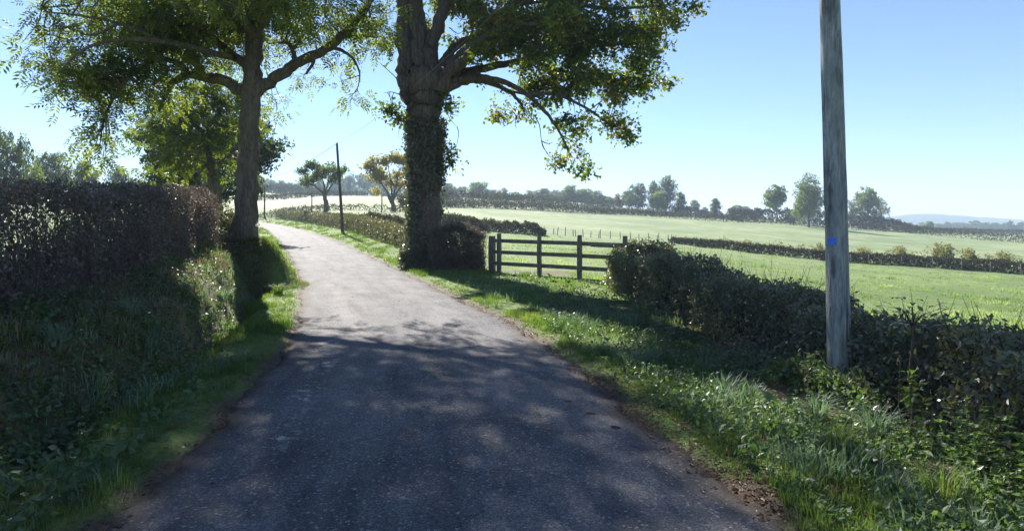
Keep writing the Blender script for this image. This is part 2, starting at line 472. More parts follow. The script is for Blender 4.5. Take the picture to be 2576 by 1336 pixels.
# ------------------------------------------------------------------ ground sheet
def ground_mat():
    m, N, L = nmat('ground_grass')
    out = N.new('ShaderNodeOutputMaterial')
    p = N.new('ShaderNodeBsdfPrincipled')
    geo = N.new('ShaderNodeNewGeometry')
    P = geo.outputs['Position']
    def attr(n):
        a = N.new('ShaderNodeAttribute'); a.attribute_name = n; return a.outputs['Fac']
    n1 = tex(N, L, 'noise', .35, P, 6); n2 = tex(N, L, 'noise', 3.0, P, 6, .7); n3 = tex(N, L, 'noise', 22, P, 4, .7); n4 = tex(N, L, 'noise', .05, P, 4)
    g = ramp(N, [(.075, .125, .03), (.115, .175, .042), (.165, .205, .06)], [.3, .5, .7]); L.new(n2.outputs['Fac'], g.inputs[0])
    d = ramp(N, [(.16, .215, .10), (.235, .285, .165), (.31, .345, .24)], [.3, .5, .72]); L.new(n1.outputs['Fac'], d.inputs[0])  # pale dew tones with the backlit sheen painted into the base colour
    c = mixc(N, L, attr('dew_sheen'), g.outputs[0], d.outputs[0])
    r4 = ramp(N, [(.62, .70, .5), (1.2, 1.15, 1.1)], [.35, .65]); L.new(n4.outputs['Fac'], r4.inputs[0])
    c = mixc(N, L, .8, c, r4.outputs[0], 'MULTIPLY')
    r3 = ramp(N, [(.6, .6, .6), (1.3, 1.3, 1.3)], [.3, .7]); L.new(n3.outputs['Fac'], r3.inputs[0])
    c = mixc(N, L, .7, c, r3.outputs[0], 'MULTIPLY')
    e = ramp(N, [(.035, .025, .018), (.075, .052, .036), (.12, .08, .055)], [.3, .5, .75]); L.new(n3.outputs['Fac'], e.inputs[0])
    c = mixc(N, L, attr('dirt'), c, e.outputs[0])
    mu = ramp(N, [(.08, .055, .038), (.13, .095, .065)], [.35, .65]); L.new(n2.outputs['Fac'], mu.inputs[0])
    c = mixc(N, L, attr('mud'), c, mu.outputs[0])
    L.new(c, p.inputs['Base Color'])
    p.inputs['Roughness'].default_value = .85; p.inputs['Specular IOR Level'].default_value = .25
    b = N.new('ShaderNodeBump'); b.inputs['Strength'].default_value = .7; b.inputs['Distance'].default_value = .08
    ad = N.new('ShaderNodeMath'); ad.operation = 'ADD'
    L.new(n2.outputs['Fac'], ad.inputs[0]); L.new(n3.outputs['Fac'], ad.inputs[1])
    L.new(ad.outputs[0], b.inputs['Height']); L.new(b.outputs[0], p.inputs['Normal'])
    L.new(p.outputs[0], out.inputs[0])
    return m

def build_ground():
    ang = np.concatenate([np.linspace(-62, 58, 300), np.linspace(58, 298, 36)[1:-1]]) * math.pi / 180
    rad = np.concatenate([[.01, .6], np.geomspace(1.2, 2000, 250)])
    A, R = np.meshgrid(ang, rad)
    x = (np.sin(A) * R).ravel(); y = (np.cos(A) * R).ravel()
    s, idx = road_co(x, y)
    z = ground(x, y, s, idx)
    under = sstep(HW + .06, HW - .12, np.abs(s))
    z -= .07 * under
    na, nr = len(ang), len(rad)
    i = np.arange(nr - 1)[:, None] * na; j = np.arange(na)[None]; j2 = (j + 1) % na
    Fc = np.stack([i + j, i + na + j, i + na + j2, i + j2], -1).reshape(-1, 4)[:, ::-1]
    dist = np.hypot(x, y)
    dew_sheen = .22 + .5 * sstep(60, 100, dist)  # painted dew sheen grows paler in the far fields
    dew_sheen = dew_sheen * (1 - .5 * sstep(-.05, -.2, x / np.maximum(y, 1)) * (y > 60))  # pale tone cut on the left slope that faces the sun
    dew_sheen = dew_sheen * np.where(s > 0, sstep(4, 9, s), sstep(5, 10, -s)) * sstep(8, 18, dist)
    a = np.abs(s) - HW
    dirt = sstep(.30, .03, a + .12 * wnoise(x, y, .5)) * (dist < 130)
    bank = (s < 0) * sstep(.6, 1.0, a) * sstep(3.0, 2.4, a) * (CLy[idx] < 18.6)
    dirt = np.maximum(dirt, .7 * bank)
    dirt = np.maximum(dirt, .8 * (s > 3.2) * (s < 5.6) * (y < 14))      # bare soil under the hedge
    dirt = np.maximum(dirt, .8 * (s < -3.8) * (s > -5.6) * (y < 17.5))
    mud = sstep(.85, .4, np.hypot((x - .6) / 2.4, (y - 23.6) / 2.0) + .25 * wnoise(x, y, .9))
    me = make_mesh('ground', np.stack([x, y, z], 1), Fc, ground_mat(), smooth=True, attrs={'dew_sheen': dew_sheen, 'dirt': dirt, 'mud': mud})
    tag(link('ground', me), kind='structure')
build_ground()

def road_mat():
    m, N, L = nmat('asphalt')
    out = N.new('ShaderNodeOutputMaterial')
    p = N.new('ShaderNodeBsdfPrincipled')
    geo = N.new('ShaderNodeNewGeometry'); P = geo.outputs['Position']
    def attr(n):
        a = N.new('ShaderNodeAttribute'); a.attribute_name = n; return a.outputs['Fac']
    v = tex(N, L, 'voronoi', 110, P)
    v2 = tex(N, L, 'voronoi', 62, P)
    n1 = tex(N, L, 'noise', 1.1, P, 5); n2 = tex(N, L, 'noise', 9, P, 5, .7); n3 = tex(N, L, 'noise', 140, P, 2)
    c0 = ramp(N, [(.07, .07, .08), (.108, .108, .12), (.17, .168, .175)], [.1, .55, .95])
    sep = N.new('ShaderNodeSeparateColor'); L.new(v.outputs['Color'], sep.inputs[0]); L.new(sep.outputs[0], c0.inputs[0])
    c1 = ramp(N, [(.7, .7, .72), (1.22, 1.2, 1.18)], [.3, .7]); L.new(n1.outputs['Fac'], c1.inputs[0])
    c = mixc(N, L, .9, c0.outputs[0], c1.outputs[0], 'MULTIPLY')
    # paler polished wheel tracks
    tr = ramp(N, [(.88, .88, .88), (1.2, 1.18, 1.15)]); L.new(attr('track'), tr.inputs[0])
    c = mixc(N, L, .9, c, tr.outputs[0], 'MULTIPLY')
    cb = N.new('ShaderNodeCombineXYZ'); L.new(attr('su'), cb.inputs[0])
    am = N.new('ShaderNodeMath'); am.operation = 'MULTIPLY'; L.new(attr('al'), am.inputs[0]); am.inputs[1].default_value = .16; L.new(am.outputs[0], cb.inputs[1])
    nw = tex(N, L, 'noise', 2.6, cb.outputs[0], 6, .65)
    wr_ = ramp(N, [(.5, .5, .53), (1.0, 1.0, 1.0), (1.25, 1.23, 1.2)], [.32, .5, .68]); L.new(nw.outputs['Fac'], wr_.inputs[0])
    c = mixc(N, L, .9, c, wr_.outputs[0], 'MULTIPLY')
    # hairline cracks
    vc = N.new('ShaderNodeTexVoronoi'); vc.feature = 'DISTANCE_TO_EDGE'; vc.inputs['Scale'].default_value = .55
    nd = tex(N, L, 'noise', 2.2, P, 5, .7)
    mv = N.new('ShaderNodeVectorMath'); mv.operation = 'MULTIPLY_ADD'; mv.inputs[1].default_value = (.9, .9, .9)
    L.new(nd.outputs['Color'], mv.inputs[0]); L.new(P, mv.inputs[2]); L.new(mv.outputs[0], vc.inputs['Vector'])
    cr_ = ramp(N, [(.45, .45, .45), (1, 1, 1)], [.002, .010]); L.new(vc.outputs['Distance'], cr_.inputs[0])
    c = mixc(N, L, .75, c, cr_.outputs[0], 'MULTIPLY')
    sep2 = N.new('ShaderNodeSeparateColor'); L.new(v2.outputs['Color'], sep2.inputs[0])
    st = ramp(N, [(0, 0, 0), (1, 1, 1)], [.93, .97]); L.new(sep2.outputs[1], st.inputs[0])
    c = mixc(N, L, st.outputs[0], c, (.22, .22, .225))
    # worn remains of white paint
    wf = N.new('ShaderNodeMath'); wf.operation = 'MULTIPLY'
    wr = ramp(N, [(0, 0, 0), (1, 1, 1)], [.52, .60]); L.new(n2.outputs['Fac'], wr.inputs[0])
    L.new(wr.outputs[0], wf.inputs[0]); L.new(attr('paint'), wf.inputs[1])
    c = mixc(N, L, wf.outputs[0], c, (.42, .42, .42))
    # soil washed on to the edges
    so = N.new('ShaderNodeMath'); so.operation = 'MULTIPLY_ADD'; so.use_clamp = True
    L.new(n2.outputs['Fac'], so.inputs[0]); so.inputs[1].default_value = 1.6; so.inputs[2].default_value = -.75
    so2 = N.new('ShaderNodeMath'); so2.operation = 'MULTIPLY_ADD'; so2.use_clamp = True
    L.new(attr('edge'), so2.inputs[0]); so2.inputs[1].default_value = 1.0; L.new(so.outputs[0], so2.inputs[2])
    so3 = N.new('ShaderNodeMath'); so3.operation = 'MULTIPLY'; so3.use_clamp = True
    L.new(so2.outputs[0], so3.inputs[0]); L.new(attr('edge'), so3.inputs[1])
    c = mixc(N, L, so3.outputs[0], c, (.055, .042, .034))
    L.new(c, p.inputs['Base Color'])
    p.inputs['Roughness'].default_value = .85; p.inputs['Specular IOR Level'].default_value = .15
    b = N.new('ShaderNodeBump'); b.inputs['Strength'].default_value = .55; b.inputs['Distance'].default_value = .008
    inv = N.new('ShaderNodeMath'); inv.operation = 'SUBTRACT'; inv.inputs[0].default_value = 1.0
    L.new(v.outputs['Distance'], inv.inputs[1])
    L.new(inv.outputs[0], b.inputs['Height'])
    b2 = N.new('ShaderNodeBump'); b2.inputs['Strength'].default_value = .35; b2.inputs['Distance'].default_value = .02
    L.new(n2.outputs['Fac'], b2.inputs['Height']); L.new(b.outputs[0], b2.inputs['Normal'])
    L.new(b2.outputs[0], p.inputs['Normal'])
    L.new(p.outputs[0], out.inputs[0])
    return m

def build_road():
    sel = np.where((CLy > -58) & (CLy < 190))[0]
    # finer steps
    u = np.concatenate([np.arange(sel[0], sel[-1], .4)])
    cx = np.interp(u, np.arange(len(CL)), CL[:, 0]); cy = np.interp(u, np.arange(len(CL)), CL[:, 1])
    nx = np.interp(u, np.arange(len(CL)), CLn[:, 0]); ny = np.interp(u, np.arange(len(CL)), CLn[:, 1])
    cz = np.interp(cy, CLy, CLz)
    ss = np.array([-1, -.985, -.95, -.8, -.74, -.7, -.66, -.62, -.58, -.52, -.3, 0, .3, .55, .8, .95, .985, 1.0])
    el = HW + .05 + .05 * np.sin(cy * 2.1) + .035 * np.sin(cy * 5.3 + 1) + .02 * np.sin(cy * 13.7)
    er = HW + .05 + .06 * np.sin(cy * 1.7 + 2) + .04 * np.sin(cy * 4.7) + .025 * np.sin(cy * 11.3 + 3)
    S = np.where(ss[None] < 0, ss[None] * el[:, None], ss[None] * er[:, None])
    X = cx[:, None] + S * nx[:, None]; Y = cy[:, None] + S * ny[:, None]
    Z = cz[:, None] - .03 * np.clip(np.abs(S) / HW, 0, 1.05) ** 2 + .006
    Z[:, 0] -= .05; Z[:, -1] -= .05
    n = len(ss); m = len(u)
    i = np.arange(m - 1)[:, None] * n; j = np.arange(n - 1)[None]
    Fc = np.stack([i + j, i + j + 1, i + n + j + 1, i + n + j], -1).reshape(-1, 4)
    edge = sstep(.80, 1.0, np.abs(ss))[None] * np.ones((m, 1))
    track = np.exp(-((np.abs(S) - .8) / .32) ** 2)
    cyn = cy[:, None] * np.ones_like(S)
    paint = np.exp(-((S + 1.17 + .05 * np.sin(cyn * 3.1)) / .10) ** 2) * sstep(4.4, 5.2, cyn) * sstep(10.2, 9.2, cyn) * (.35 + .65 * sstep(-.3, .5, np.sin(cyn * 4.3) + .6 * np.sin(cyn * 9.1 + 1)))
    me = make_mesh('road', np.stack([X, Y, Z], -1).reshape(-1, 3), Fc, road_mat(), smooth=True,
                   attrs={'edge': edge.ravel(), 'track': track.ravel(), 'paint': paint.ravel(), 'su': S.ravel(), 'al': np.repeat(np.r_[0, np.cumsum(np.hypot(np.diff(cx), np.diff(cy)))], n)})
    tag(link('road', me), kind='structure')
build_road()

# ------------------------------------------------------------------ trees with their own surveyed limbs
def limb(pts, d0, r, k=5, n=9, wob=.04):
    """pts: (column, row, shift in depth) at distance d0 -> tube"""
    P = np.array([px(a, b, d0 + (c[0] if c else 0)) for a, b, *c in pts])
    P = smooth_path(P, k)
    R = np.interp(np.linspace(0, 1, len(P)), np.linspace(0, 1, len(r)), r)
    P[1:-1] += RNG.normal(size=P[1:-1].shape) * R[1:-1, None] * .12
    return tube(P, R, n, wob), P

def fill_clumps(ells, dens, rng):
    """clump centres in ellipsoids given as (x, y, rx, ry, depth, depth radius) in survey units"""
    out = []
    for (x, y, rx, ry, d, rd) in ells:
        c = px(x, y, d); r = np.array([rx / F * d, rd, ry / F * d])
        vol = 4.19 * r.prod()
        n = max(4, int(dens * (.62 if y < -35 else 1.0) * vol ** .85))  # lobes above the view are thinned to let sun through
        k = max(2, n // 5)
        u = norm(rng.normal(size=(k, 3))) * (rng.random((k, 1)) ** (1 / 2.2))
        sub = c + u * r
        w = rng.integers(0, k, n)
        out.append(sub[w] + rng.normal(size=(n, 3)) * np.minimum(.30, r * .3) * np.array([1, 1, .6]))
    return np.concatenate(out)

def sprays(centres, per, rad, tmpl, size, rng, droop=.3, flat=.75, tone=None):
    n = len(centres) * per
    C = np.repeat(centres, per, 0)
    off = rng.normal(size=(n, 3)) * rad * np.array([1, 1, flat])
    pos = C + off
    D = norm(off) + rng.normal(size=(n, 3)) * .5 + np.array([0, 0, -droop])
    Nn = rng.normal(size=(n, 3)) * .7 + np.array([0, 0, 1.])
    fr = frames(D, Nn)
    t = np.repeat(rng.random(len(centres)), per) * .55 + rng.random(n) * .45 if tone is None else np.repeat(tone, per)
    return inst(tmpl[0], tmpl[1], pos, fr, size * rng.uniform(.5, 1.4, n), t, rng)

def twigs(centres, anchors, rng, r0=.018, n=3, frac=1.0):
    """thin shoots from the nearest limb point to clump centres"""
    parts = []
    for c in centres:
        if rng.random() > frac: continue
        d = np.linalg.norm(anchors - c, axis=1)
        a = anchors[np.argmin(d + rng.random(len(d)) * .5)]
        L_ = np.linalg.norm(c - a)
        if L_ < .15 or L_ > 4.0: continue
        mid = (a + c) / 2 + rng.normal(size=3) * L_ * .1 + np.array([0, 0, .08 * L_])
        P = smooth_path(np.array([a, mid, c + (c - mid) * .15]), 3)
        parts.append(tube(P, np.linspace(r0 * (.7 + .5 * L_), .006, len(P)), n))
    return parts

def knob(c, r, rng):
    P = np.array([c + np.array([-r, 0, -.02]), c, c + np.array([r * .55, -.05, .02])])
    return tube(P, [r * 1.15, r, r * .55], 9, .1)

# --- ash tree on the bank
rng = np.random.default_rng(11)
D0 = 17.3
parts, anch = [], []
def add(pts, r, d0, k=5, n=9, wob=.04):
    t, P = limb(pts, d0, r, k, n, wob); parts.append(t); anch.append(P)
add([(612, 640), (617, 590), (622, 520), (624, 450), (625, 380), (628, 300), (633, 220), (638, 140), (642, 60), (645, -40), (640, -160), (650, -280), (655, -380)], [.46, .36, .30, .29, .285, .27, .255, .245, .235, .22, .17, .11, .05], D0, 5, 14, .035)
add([(640, 232), (680, 205), (725, 172), (775, 145), (830, 118), (880, 72), (925, 15, -.3), (965, -60, -.6), (1010, -140, -1)], [.20, .17, .155, .14, .12, .10, .08, .06, .03], D0)
add([(765, 150), (790, 152), (778, 175), (768, 190)], [.06, .05, .04, .03], D0)
add([(745, 160), (735, 125), (722, 108), (700, 110)], [.08, .06, .05, .03], D0)
add([(830, 120), (860, 128), (890, 150, -.3), (905, 190, -.4), (898, 230, -.4)], [.06, .05, .035, .02, .01], D0)
add([(860, 95), (900, 90, .3), (950, 95, .6)], [.06, .04, .02], D0)
add([(625, 235), (590, 218), (555, 200), (515, 195), (475, 190), (440, 205), (415, 240), (400, 280)], [.19, .165, .15, .135, .115, .09, .06, .03], D0)
add([(475, 190), (450, 160, -.3), (400, 150, -.6), (340, 180, -1), (290, 240, -1.2), (260, 310, -1.3), (250, 370, -1.3)], [.09, .08, .07, .055, .04, .025, .012], D0)
add([(515, 195), (490, 150, .3), (460, 100, .6), (400, 60, 1), (300, 40, 1.2), (200, 60, 1.2)], [.09, .09, .08, .06, .04, .02], D0)
add([(635, 175), (600, 150), (560, 120), (510, 70, -.4), (470, 20, -.8), (430, -60, -1)], [.14, .12, .11, .09, .07, .03], D0)
add([(600, 150), (540, 135, -.8), (440, 110, -1.6), (330, 100, -2.2), (220, 120, -2.6), (150, 180, -2.8)], [.09, .08, .07, .055, .035, .015], D0)
add([(642, 40), (600, -20), (500, -80), (380, -120), (260, -100)], [.15, .13, .1, .06, .03], D0)
add([(642, 20), (680, -40, -.6), (740, -110, -1.2), (800, -170, -1.6)], [.14, .11, .08, .03], D0)
add([(640, 90), (660, 60, -1.2), (680, 20, -2.6), (700, -60, -4.0)], [.13, .1, .08, .04], D0)  # limb towards the camera, added so its foliage shades the foreground
add([(640, 110), (620, 60, -1.2), (560, 0, -2.4), (480, -80, -3.8)], [.13, .1, .08, .04], D0)
add([(640, 100), (650, 60, 1.0), (690, 20, 2.2), (720, -20, 3)], [.12, .1, .07, .03], D0)
add([(420, 110, -1.6), (300, 60, -2.2), (200, 40, -2.6), (120, 30, -2.8), (105, 15, -2.8)], [.045, .035, .025, .015, .006], D0)
add([(300, 60, -2.2), (230, 90, -2.4), (170, 70, -2.6), (140, 100, -2.7)], [.03, .022, .012, .006], D0)
parts.append(knob(px(645, 398, D0), .16, rng))
parts.append(knob(px(606, 470, D0 - .1), .07, rng))
anchors = np.concatenate(anch)
anchors = anchors[anchors[:, 2] > 4.5]
ells = [(330, 60, 210, 95, 17.5, 1.8), (250, 160, 130, 95, 16.6, 1.2), (215, 240, 75, 70, 16.2, .8), (262, 320, 62, 55, 16.0, .7), (155, 185, 42, 60, 15.0, .6), (130, 80, 50, 55, 15.0, .6),
        (440, 150, 110, 60, 16.6, 1.2), (350, 210, 80, 70, 16.5, 1.0), (500, 70, 120, 80, 16.8, 1.6), (575, 60, 80, 80, 17.6, 1.2), (545, 150, 60, 40, 18.2, .7), (400, 275, 40, 50, 17.0, .5), (300, 260, 45, 50, 16.2, .5),
        (715, 60, 55, 60, 17.6, 1.0), (800, 55, 80, 50, 17.4, 1.2), (895, 60, 65, 60, 17.2, 1.2), (955, 95, 35, 60, 17.8, .7), (862, 165, 32, 40, 17.0, .5), (885, 225, 24, 32, 16.9, .4), (690, 265, 26, 45, 17.8, .4), (745, 190, 25, 22, 17.6, .3), (750, 110, 40, 40, 17.6, .6),
        (470, -60, 280, 70, 17.2, 3.0), (770, -65, 185, 60, 16.8, 2.0), (640, -190, 330, 110, 17.3, 3.2), (650, -320, 200, 90, 17.3, 2.4), (180, -40, 110, 50, 16.5, 1.4), (690, -10, 100, 60, 14.0, 1.4), (520, -40, 120, 60, 14.0, 1.4), (255, 378, 40, 18, 16.0, .3), (270, 400, 8, 10, 16.0, .15), (110, 30, 25, 25, 14.8, .3),  # lobes above the view put in to shade the lane
        (440, 20, 130, 60, 16.8, 1.4), (620, 10, 70, 60, 16.0, .8), (650, 110, 60, 60, 18.6, .6)]
cl = fill_clumps(ells, 14, rng)
parts += twigs(cl, anchors, rng, .014, 3, .8)
ash = empty('ash_tree', (ASH[0], ASH[1], gz(*ASH)), 'tall ash tree with knobbly trunk growing from the end of the hedge bank', 'tree')
def child(name, data, mat, parent, smooth=False, kind=None, label=None):
    V, Fc, R = data
    V = V - np.array(parent.location)
    o = link(name, make_mesh(name, V, Fc, mat, R, smooth), parent)
    if kind: o['kind'] = kind
    if label: o['label'] = label
    return o
child('trunk', merge(parts), M['bark_ash'], ash, True)
child('crown', merge([sprays(cl, 9, .22, compound(3, 1.0, .34, .46), .29, rng, .55)]), M['ash_leaf'], ash, kind='stuff')

# --- oak tree beside the gate
rng = np.random.default_rng(23)
D0 = 24.0
parts, anch = [], []
add([(1072, 665), (1072, 640), (1072, 590), (1072, 500), (1070, 420), (1068, 340), (1066, 280), (1066, 235), (1068, 195), (1070, 160)], [.85, .68, .60, .58, .60, .625, .68, .80, .86, .50], D0, 5, 20, .03)
add([(1040, 245), (1028, 200), (1022, 140), (1018, 70), (1020, 0), (1022, -80), (1010, -180), (1015, -300)], [.40, .40, .37, .35, .34, .30, .2, .08], D0, 5, 12)
add([(1062, 230), (1058, 170), (1052, 100), (1045, 40), (1040, -30), (1050, -140)], [.36, .32, .27, .24, .2, .08], D0 - .3, 5, 10)
add([(1085, 225), (1084, 160), (1086, 110), (1104, 60), (1122, 5), (1140, -60), (1170, -160)], [.38, .34, .27, .26, .24, .2, .08], D0 - .2, 5, 11)
add([(1084, 135), (1070, 90), (1060, 40), (1054, -30)], [.18, .16, .14, .08], D0)
add([(1100, 235), (1125, 190), (1160, 150), (1200, 110), (1240, 65), (1290, 10, -.5), (1340, -60, -1)], [.46, .38, .31, .27, .22, .16, .08], D0 - .2, 5, 11)
add([(1098, 200), (1120, 150), (1150, 115), (1195, 92), (1230, 70, .4)], [.22, .18, .16, .15, .08], D0 + .2)
add([(1120, 190), (1155, 165, -.4), (1180, 140, -.8), (1215, 100, -1.4), (1280, 70, -2.2), (1350, 60, -3)], [.22, .22, .2, .17, .12, .06], D0 - .3)
add([(1110, 225), (1145, 196), (1190, 178), (1240, 168), (1320, 150), (1400, 130), (1490, 120), (1580, 110)], [.30, .22, .18, .15, .12, .09, .06, .02], D0)
add([(1190, 180), (1225, 200), (1270, 225), (1330, 240), (1400, 255)], [.08, .07, .06, .04, .015], D0 + .2)
add([(1112, 230), (1150, 212), (1190, 204), (1240, 212), (1285, 235), (1310, 262), (1318, 285)], [.22, .14, .125, .11, .08, .05, .02], D0 - .2)
add([(1112, 225), (1160, 200, -.3), (1215, 195, -.5), (1270, 208, -.7), (1320, 235, -.9), (1365, 275, -1), (1400, 320, -1), (1425, 370, -1), (1440, 420, -1)], [.2, .13, .12, .105, .09, .07, .05, .035, .012], D0)
add([(1320, 235, -.9), (1400, 240, -1.1), (1470, 270, -1.2), (1530, 310, -1.3), (1590, 335, -1.3)], [.07, .06, .05, .035, .012], D0)
add([(1320, 150), (1420, 180, .3), (1520, 210, .6), (1620, 220, .8)], [.09, .07, .05, .015], D0)
add([(1290, 10, -.5), (1400, 0, -.6), (1500, 20, -.6), (1600, 20, -.6), (1700, 10, -.6)], [.12, .1, .07, .05, .015], D0)
add([(1170, -160), (1300, -220), (1450, -230), (1600, -180)], [.1, .09, .06, .02], D0)
add([(1015, -150), (960, -220), (900, -280)], [.15, .1, .03], D0)
for q in ([(1345, 290), (1358, 320), (1362, 355), (1375, 385), (1388, 402)], [(1362, 355), (1378, 362), (1392, 358)], [(1310, 280), (1290, 305), (1262, 322)], [(1300, 292), (1296, 312), (1300, 325)],
          [(1112, 240), (1122, 275), (1132, 300), (1150, 320)], [(1110, 262), (1128, 285), (1155, 292)], [(1008, 210), (990, 190), (962, 165), (955, 158)], [(1010, 240), (985, 232), (965, 235)],
          [(1040, 330), (1020, 300), (1005, 320), (1003, 350)], [(1140, 30), (1160, 50), (1180, 48)], [(1130, 70), (1150, 85), (1165, 80)]):
    add(q, [.022, .016, .012, .006], D0 - .6, 4, 4, 0)
anchors = np.concatenate(anch); anchors = anchors[anchors[:, 2] > 5.0]
ells = [(1260, 45, 90, 60, 23.5, 1.6), (1390, 50, 120, 95, 23.5, 1.8), (1510, 75, 115, 90, 23.2, 1.6), (1610, 110, 70, 65, 23.2, 1.1), (1650, 25, 85, 42, 23.2, 1.1), (1640, 195, 42, 42, 23.8, .6), (1545, 210, 95, 75, 23.6, 1.3),
        (1400, 165, 105, 70, 23.6, 1.5), (1310, 190, 60, 40, 23.6, .8), (1590, 322, 48, 32, 22.7, .5), (1505, 295, 55, 45, 22.8, .7), (1440, 375, 40, 32, 23.0, .4), (1462, 428, 26, 20, 23.0, .25), (1420, 325, 45, 38, 23.0, .5),
        (1252, 282, 26, 14, 23.6, .25), (1335, 270, 48, 34, 23.6, .5), (1735, 18, 36, 22, 23.2, .4), (1195, 28, 60, 45, 23.8, .9), (1240, 130, 60, 40, 22.6, .6), (1300, 110, 80, 60, 22.4, .9), (1460, 200, 60, 50, 22.4, .7),
        (990, 255, 14, 45, 23.4, .2), (1000, 300, 12, 22, 23.4, .15), (1128, 255, 12, 16, 23.6, .15), (1133, 385, 12, 20, 23.4, .15), (980, 110, 16, 50, 23.8, .4), (1075, 20, 60, 40, 25.2, .8), (1140, 90, 25, 30, 25, .5),
        (1300, -90, 380, 80, 23.5, 3.4), (1120, -140, 170, 110, 24, 3.0), (985, -85, 115, 50, 24, 2.2), (1000, -60, 80, 40, 21.5, 1.4), (1300, -240, 350, 110, 24, 4.0), (1090, -330, 150, 100, 24, 2.4), (1640, -60, 120, 60, 23.5, 1.6), (1350, 60, 120, 60, 20.8, 1.0), (1395, 405, 10, 8, 22.9, .12)]  # lobes above the view shaped for shade and a sun gap on the verge
cl = fill_clumps(ells, 9, rng)
parts += twigs(cl, anchors, rng, .016, 3, .7)
oak = empty('oak_tree', (OAK[0], OAK[1], gz(*OAK)), 'massive ivy-clad oak tree with spreading low boughs on the verge by the gate', 'tree')
child('trunk', merge(parts), M['bark_oak'], oak, True)
child('crown', merge([sprays(cl, 10, .23, rosette(6, .075, .115, .075, 5), 1.25, rng, .1)]), M['oak_leaf'], oak, kind='stuff')
# ivy on the trunk
n = 5200
hrow = rng.uniform(300, 655, n); a = rng.uniform(0, 2 * math.pi, n)
keep = rng.random(n) < np.where(hrow > 470, np.where((np.cos(a) > -.2) & (hrow < 600), .12, .8), .85)
hrow, a = hrow[keep], a[keep]
rr = np.interp(hrow, [235, 300, 400, 500, 590, 640, 665], [.80, .66, .62, .60, .62, .70, .85]) + rng.exponential(.05, len(a)) + np.where(hrow > 600, .12 * rng.random(len(a)), 0)
cc = np.array([px(1070, h, D0) for h in hrow])
out_ = np.stack([np.cos(a), np.sin(a), np.zeros_like(a)], 1)
fr = frames(rng.normal(size=(len(a), 3)) * .6 + np.array([0, 0, -.6]), out_ + rng.normal(size=(len(a), 3)) * .4)
tv, tf = rosette(3, .06, .10, .09, 3)
child('ivy', inst(tv, tf, cc + out_ * rr[:, None], fr, rng.uniform(.7, 1.3, len(a)), rng=rng), M['ivy'], oak, kind='stuff')

# ------------------------------------------------------------------ trees of a kind, built once each and copied
def gen_tree(kind, seed, lmat, bmat, nlobe=9, nclump=170, per=14, leaf=.055, fork=.28, crown_lo=.25, wid=.5, bare=0.0, lean=0.0, crad=.035):
    """unit tree: height 1, crown about 2*wid wide, at the origin; returns trunk mesh, crown mesh"""
    g = np.random.default_rng(seed)
    parts, an = [], []
    tp = np.array([[0, 0, -.03], [lean * .1, 0, fork * .5], [lean * .3, .01, fork], [lean * .6, 0, fork + (1 - fork) * .45], [lean, 0, .93]])
    tp[1:] += g.normal(size=(4, 3)) * np.array([.012, .012, 0])
    P = smooth_path(tp, 5)
    parts.append(tube(P, np.interp(np.linspace(0, 1, len(P)), [0, .1, .5, 1], [.036, .027, .017, .004]), 8, .05)); an.append(P)
    lobes = []
    for i in range(nlobe):
        t = (i + .5) / nlobe
        z = crown_lo + (1 - crown_lo) * (.12 + .76 * t)
        env = math.sin(math.pi * min(1, max(0, (z - crown_lo * .75) / (1.02 - crown_lo * .75))) ** .85) ** .7
        if kind == 'tall': env *= .8
        a = i * 2.4 + g.random() * 1.2
        rr = wid * env * g.uniform(.35, .72)
        c = np.array([math.cos(a) * rr + lean * z, math.sin(a) * rr, z])
        r = wid * (.30 + .22 * g.random()) * (.65 + .5 * env)
        lobes.append((c, r))
        k = P[np.argmin(abs(P[:, 2] - max(fork * .8, z - .35 * rr - .12)))]
        Q = smooth_path(np.array([k, (k + c) / 2 + np.array([0, 0, -.02]) + g.normal(size=3) * .02, c]), 4)
        parts.append(tube(Q, np.linspace(.014, .004, len(Q)), 6, .05)); an.append(Q)
    A = np.concatenate(an)
    cl = []
    for c, r in lobes:
        m = max(5, int(nclump / nlobe * (r / (wid * .4)) ** 2))
        u = norm(g.normal(size=(m, 3))) * (.45 + .55 * g.random((m, 1)) ** .5)
        cl.append(c + u * r * np.array([1, 1, .8]))
    cl = np.concatenate(cl)
    parts += twigs_unit(cl, A, g)
    if bare > 0:
        for i in range(int(24 * bare)):
            b = A[g.integers(len(A))]
            e = b + norm(g.normal(size=3) + np.array([0, 0, .9])) * g.uniform(.12, .28)
            Q = smooth_path(np.array([b, (b + e) / 2 + g.normal(size=3) * .02, e]), 3)
            parts.append(tube(Q, np.linspace(.005, .0015, len(Q)), 4))
    tm = rosette(5, .45, 1.0, .75, seed)
    cr = sprays(cl, per, crad, tm, leaf, g, .1)
    V, Fc, R = merge(parts)
    V2, F2, R2 = cr
    return make_mesh('trunk', V, Fc, bmat, R, True), make_mesh('crown', V2, F2, lmat, R2)

def twigs_unit(cl, A, g):
    out = []
    for c in cl:
        if g.random() > .45: continue
        k = A[np.argmin(np.linalg.norm(A - c, axis=1))]
        out.append(tube(np.array([k, (k + c) / 2 + g.normal(size=3) * .01, c]), [.004, .003, .0015], 3))
    return out

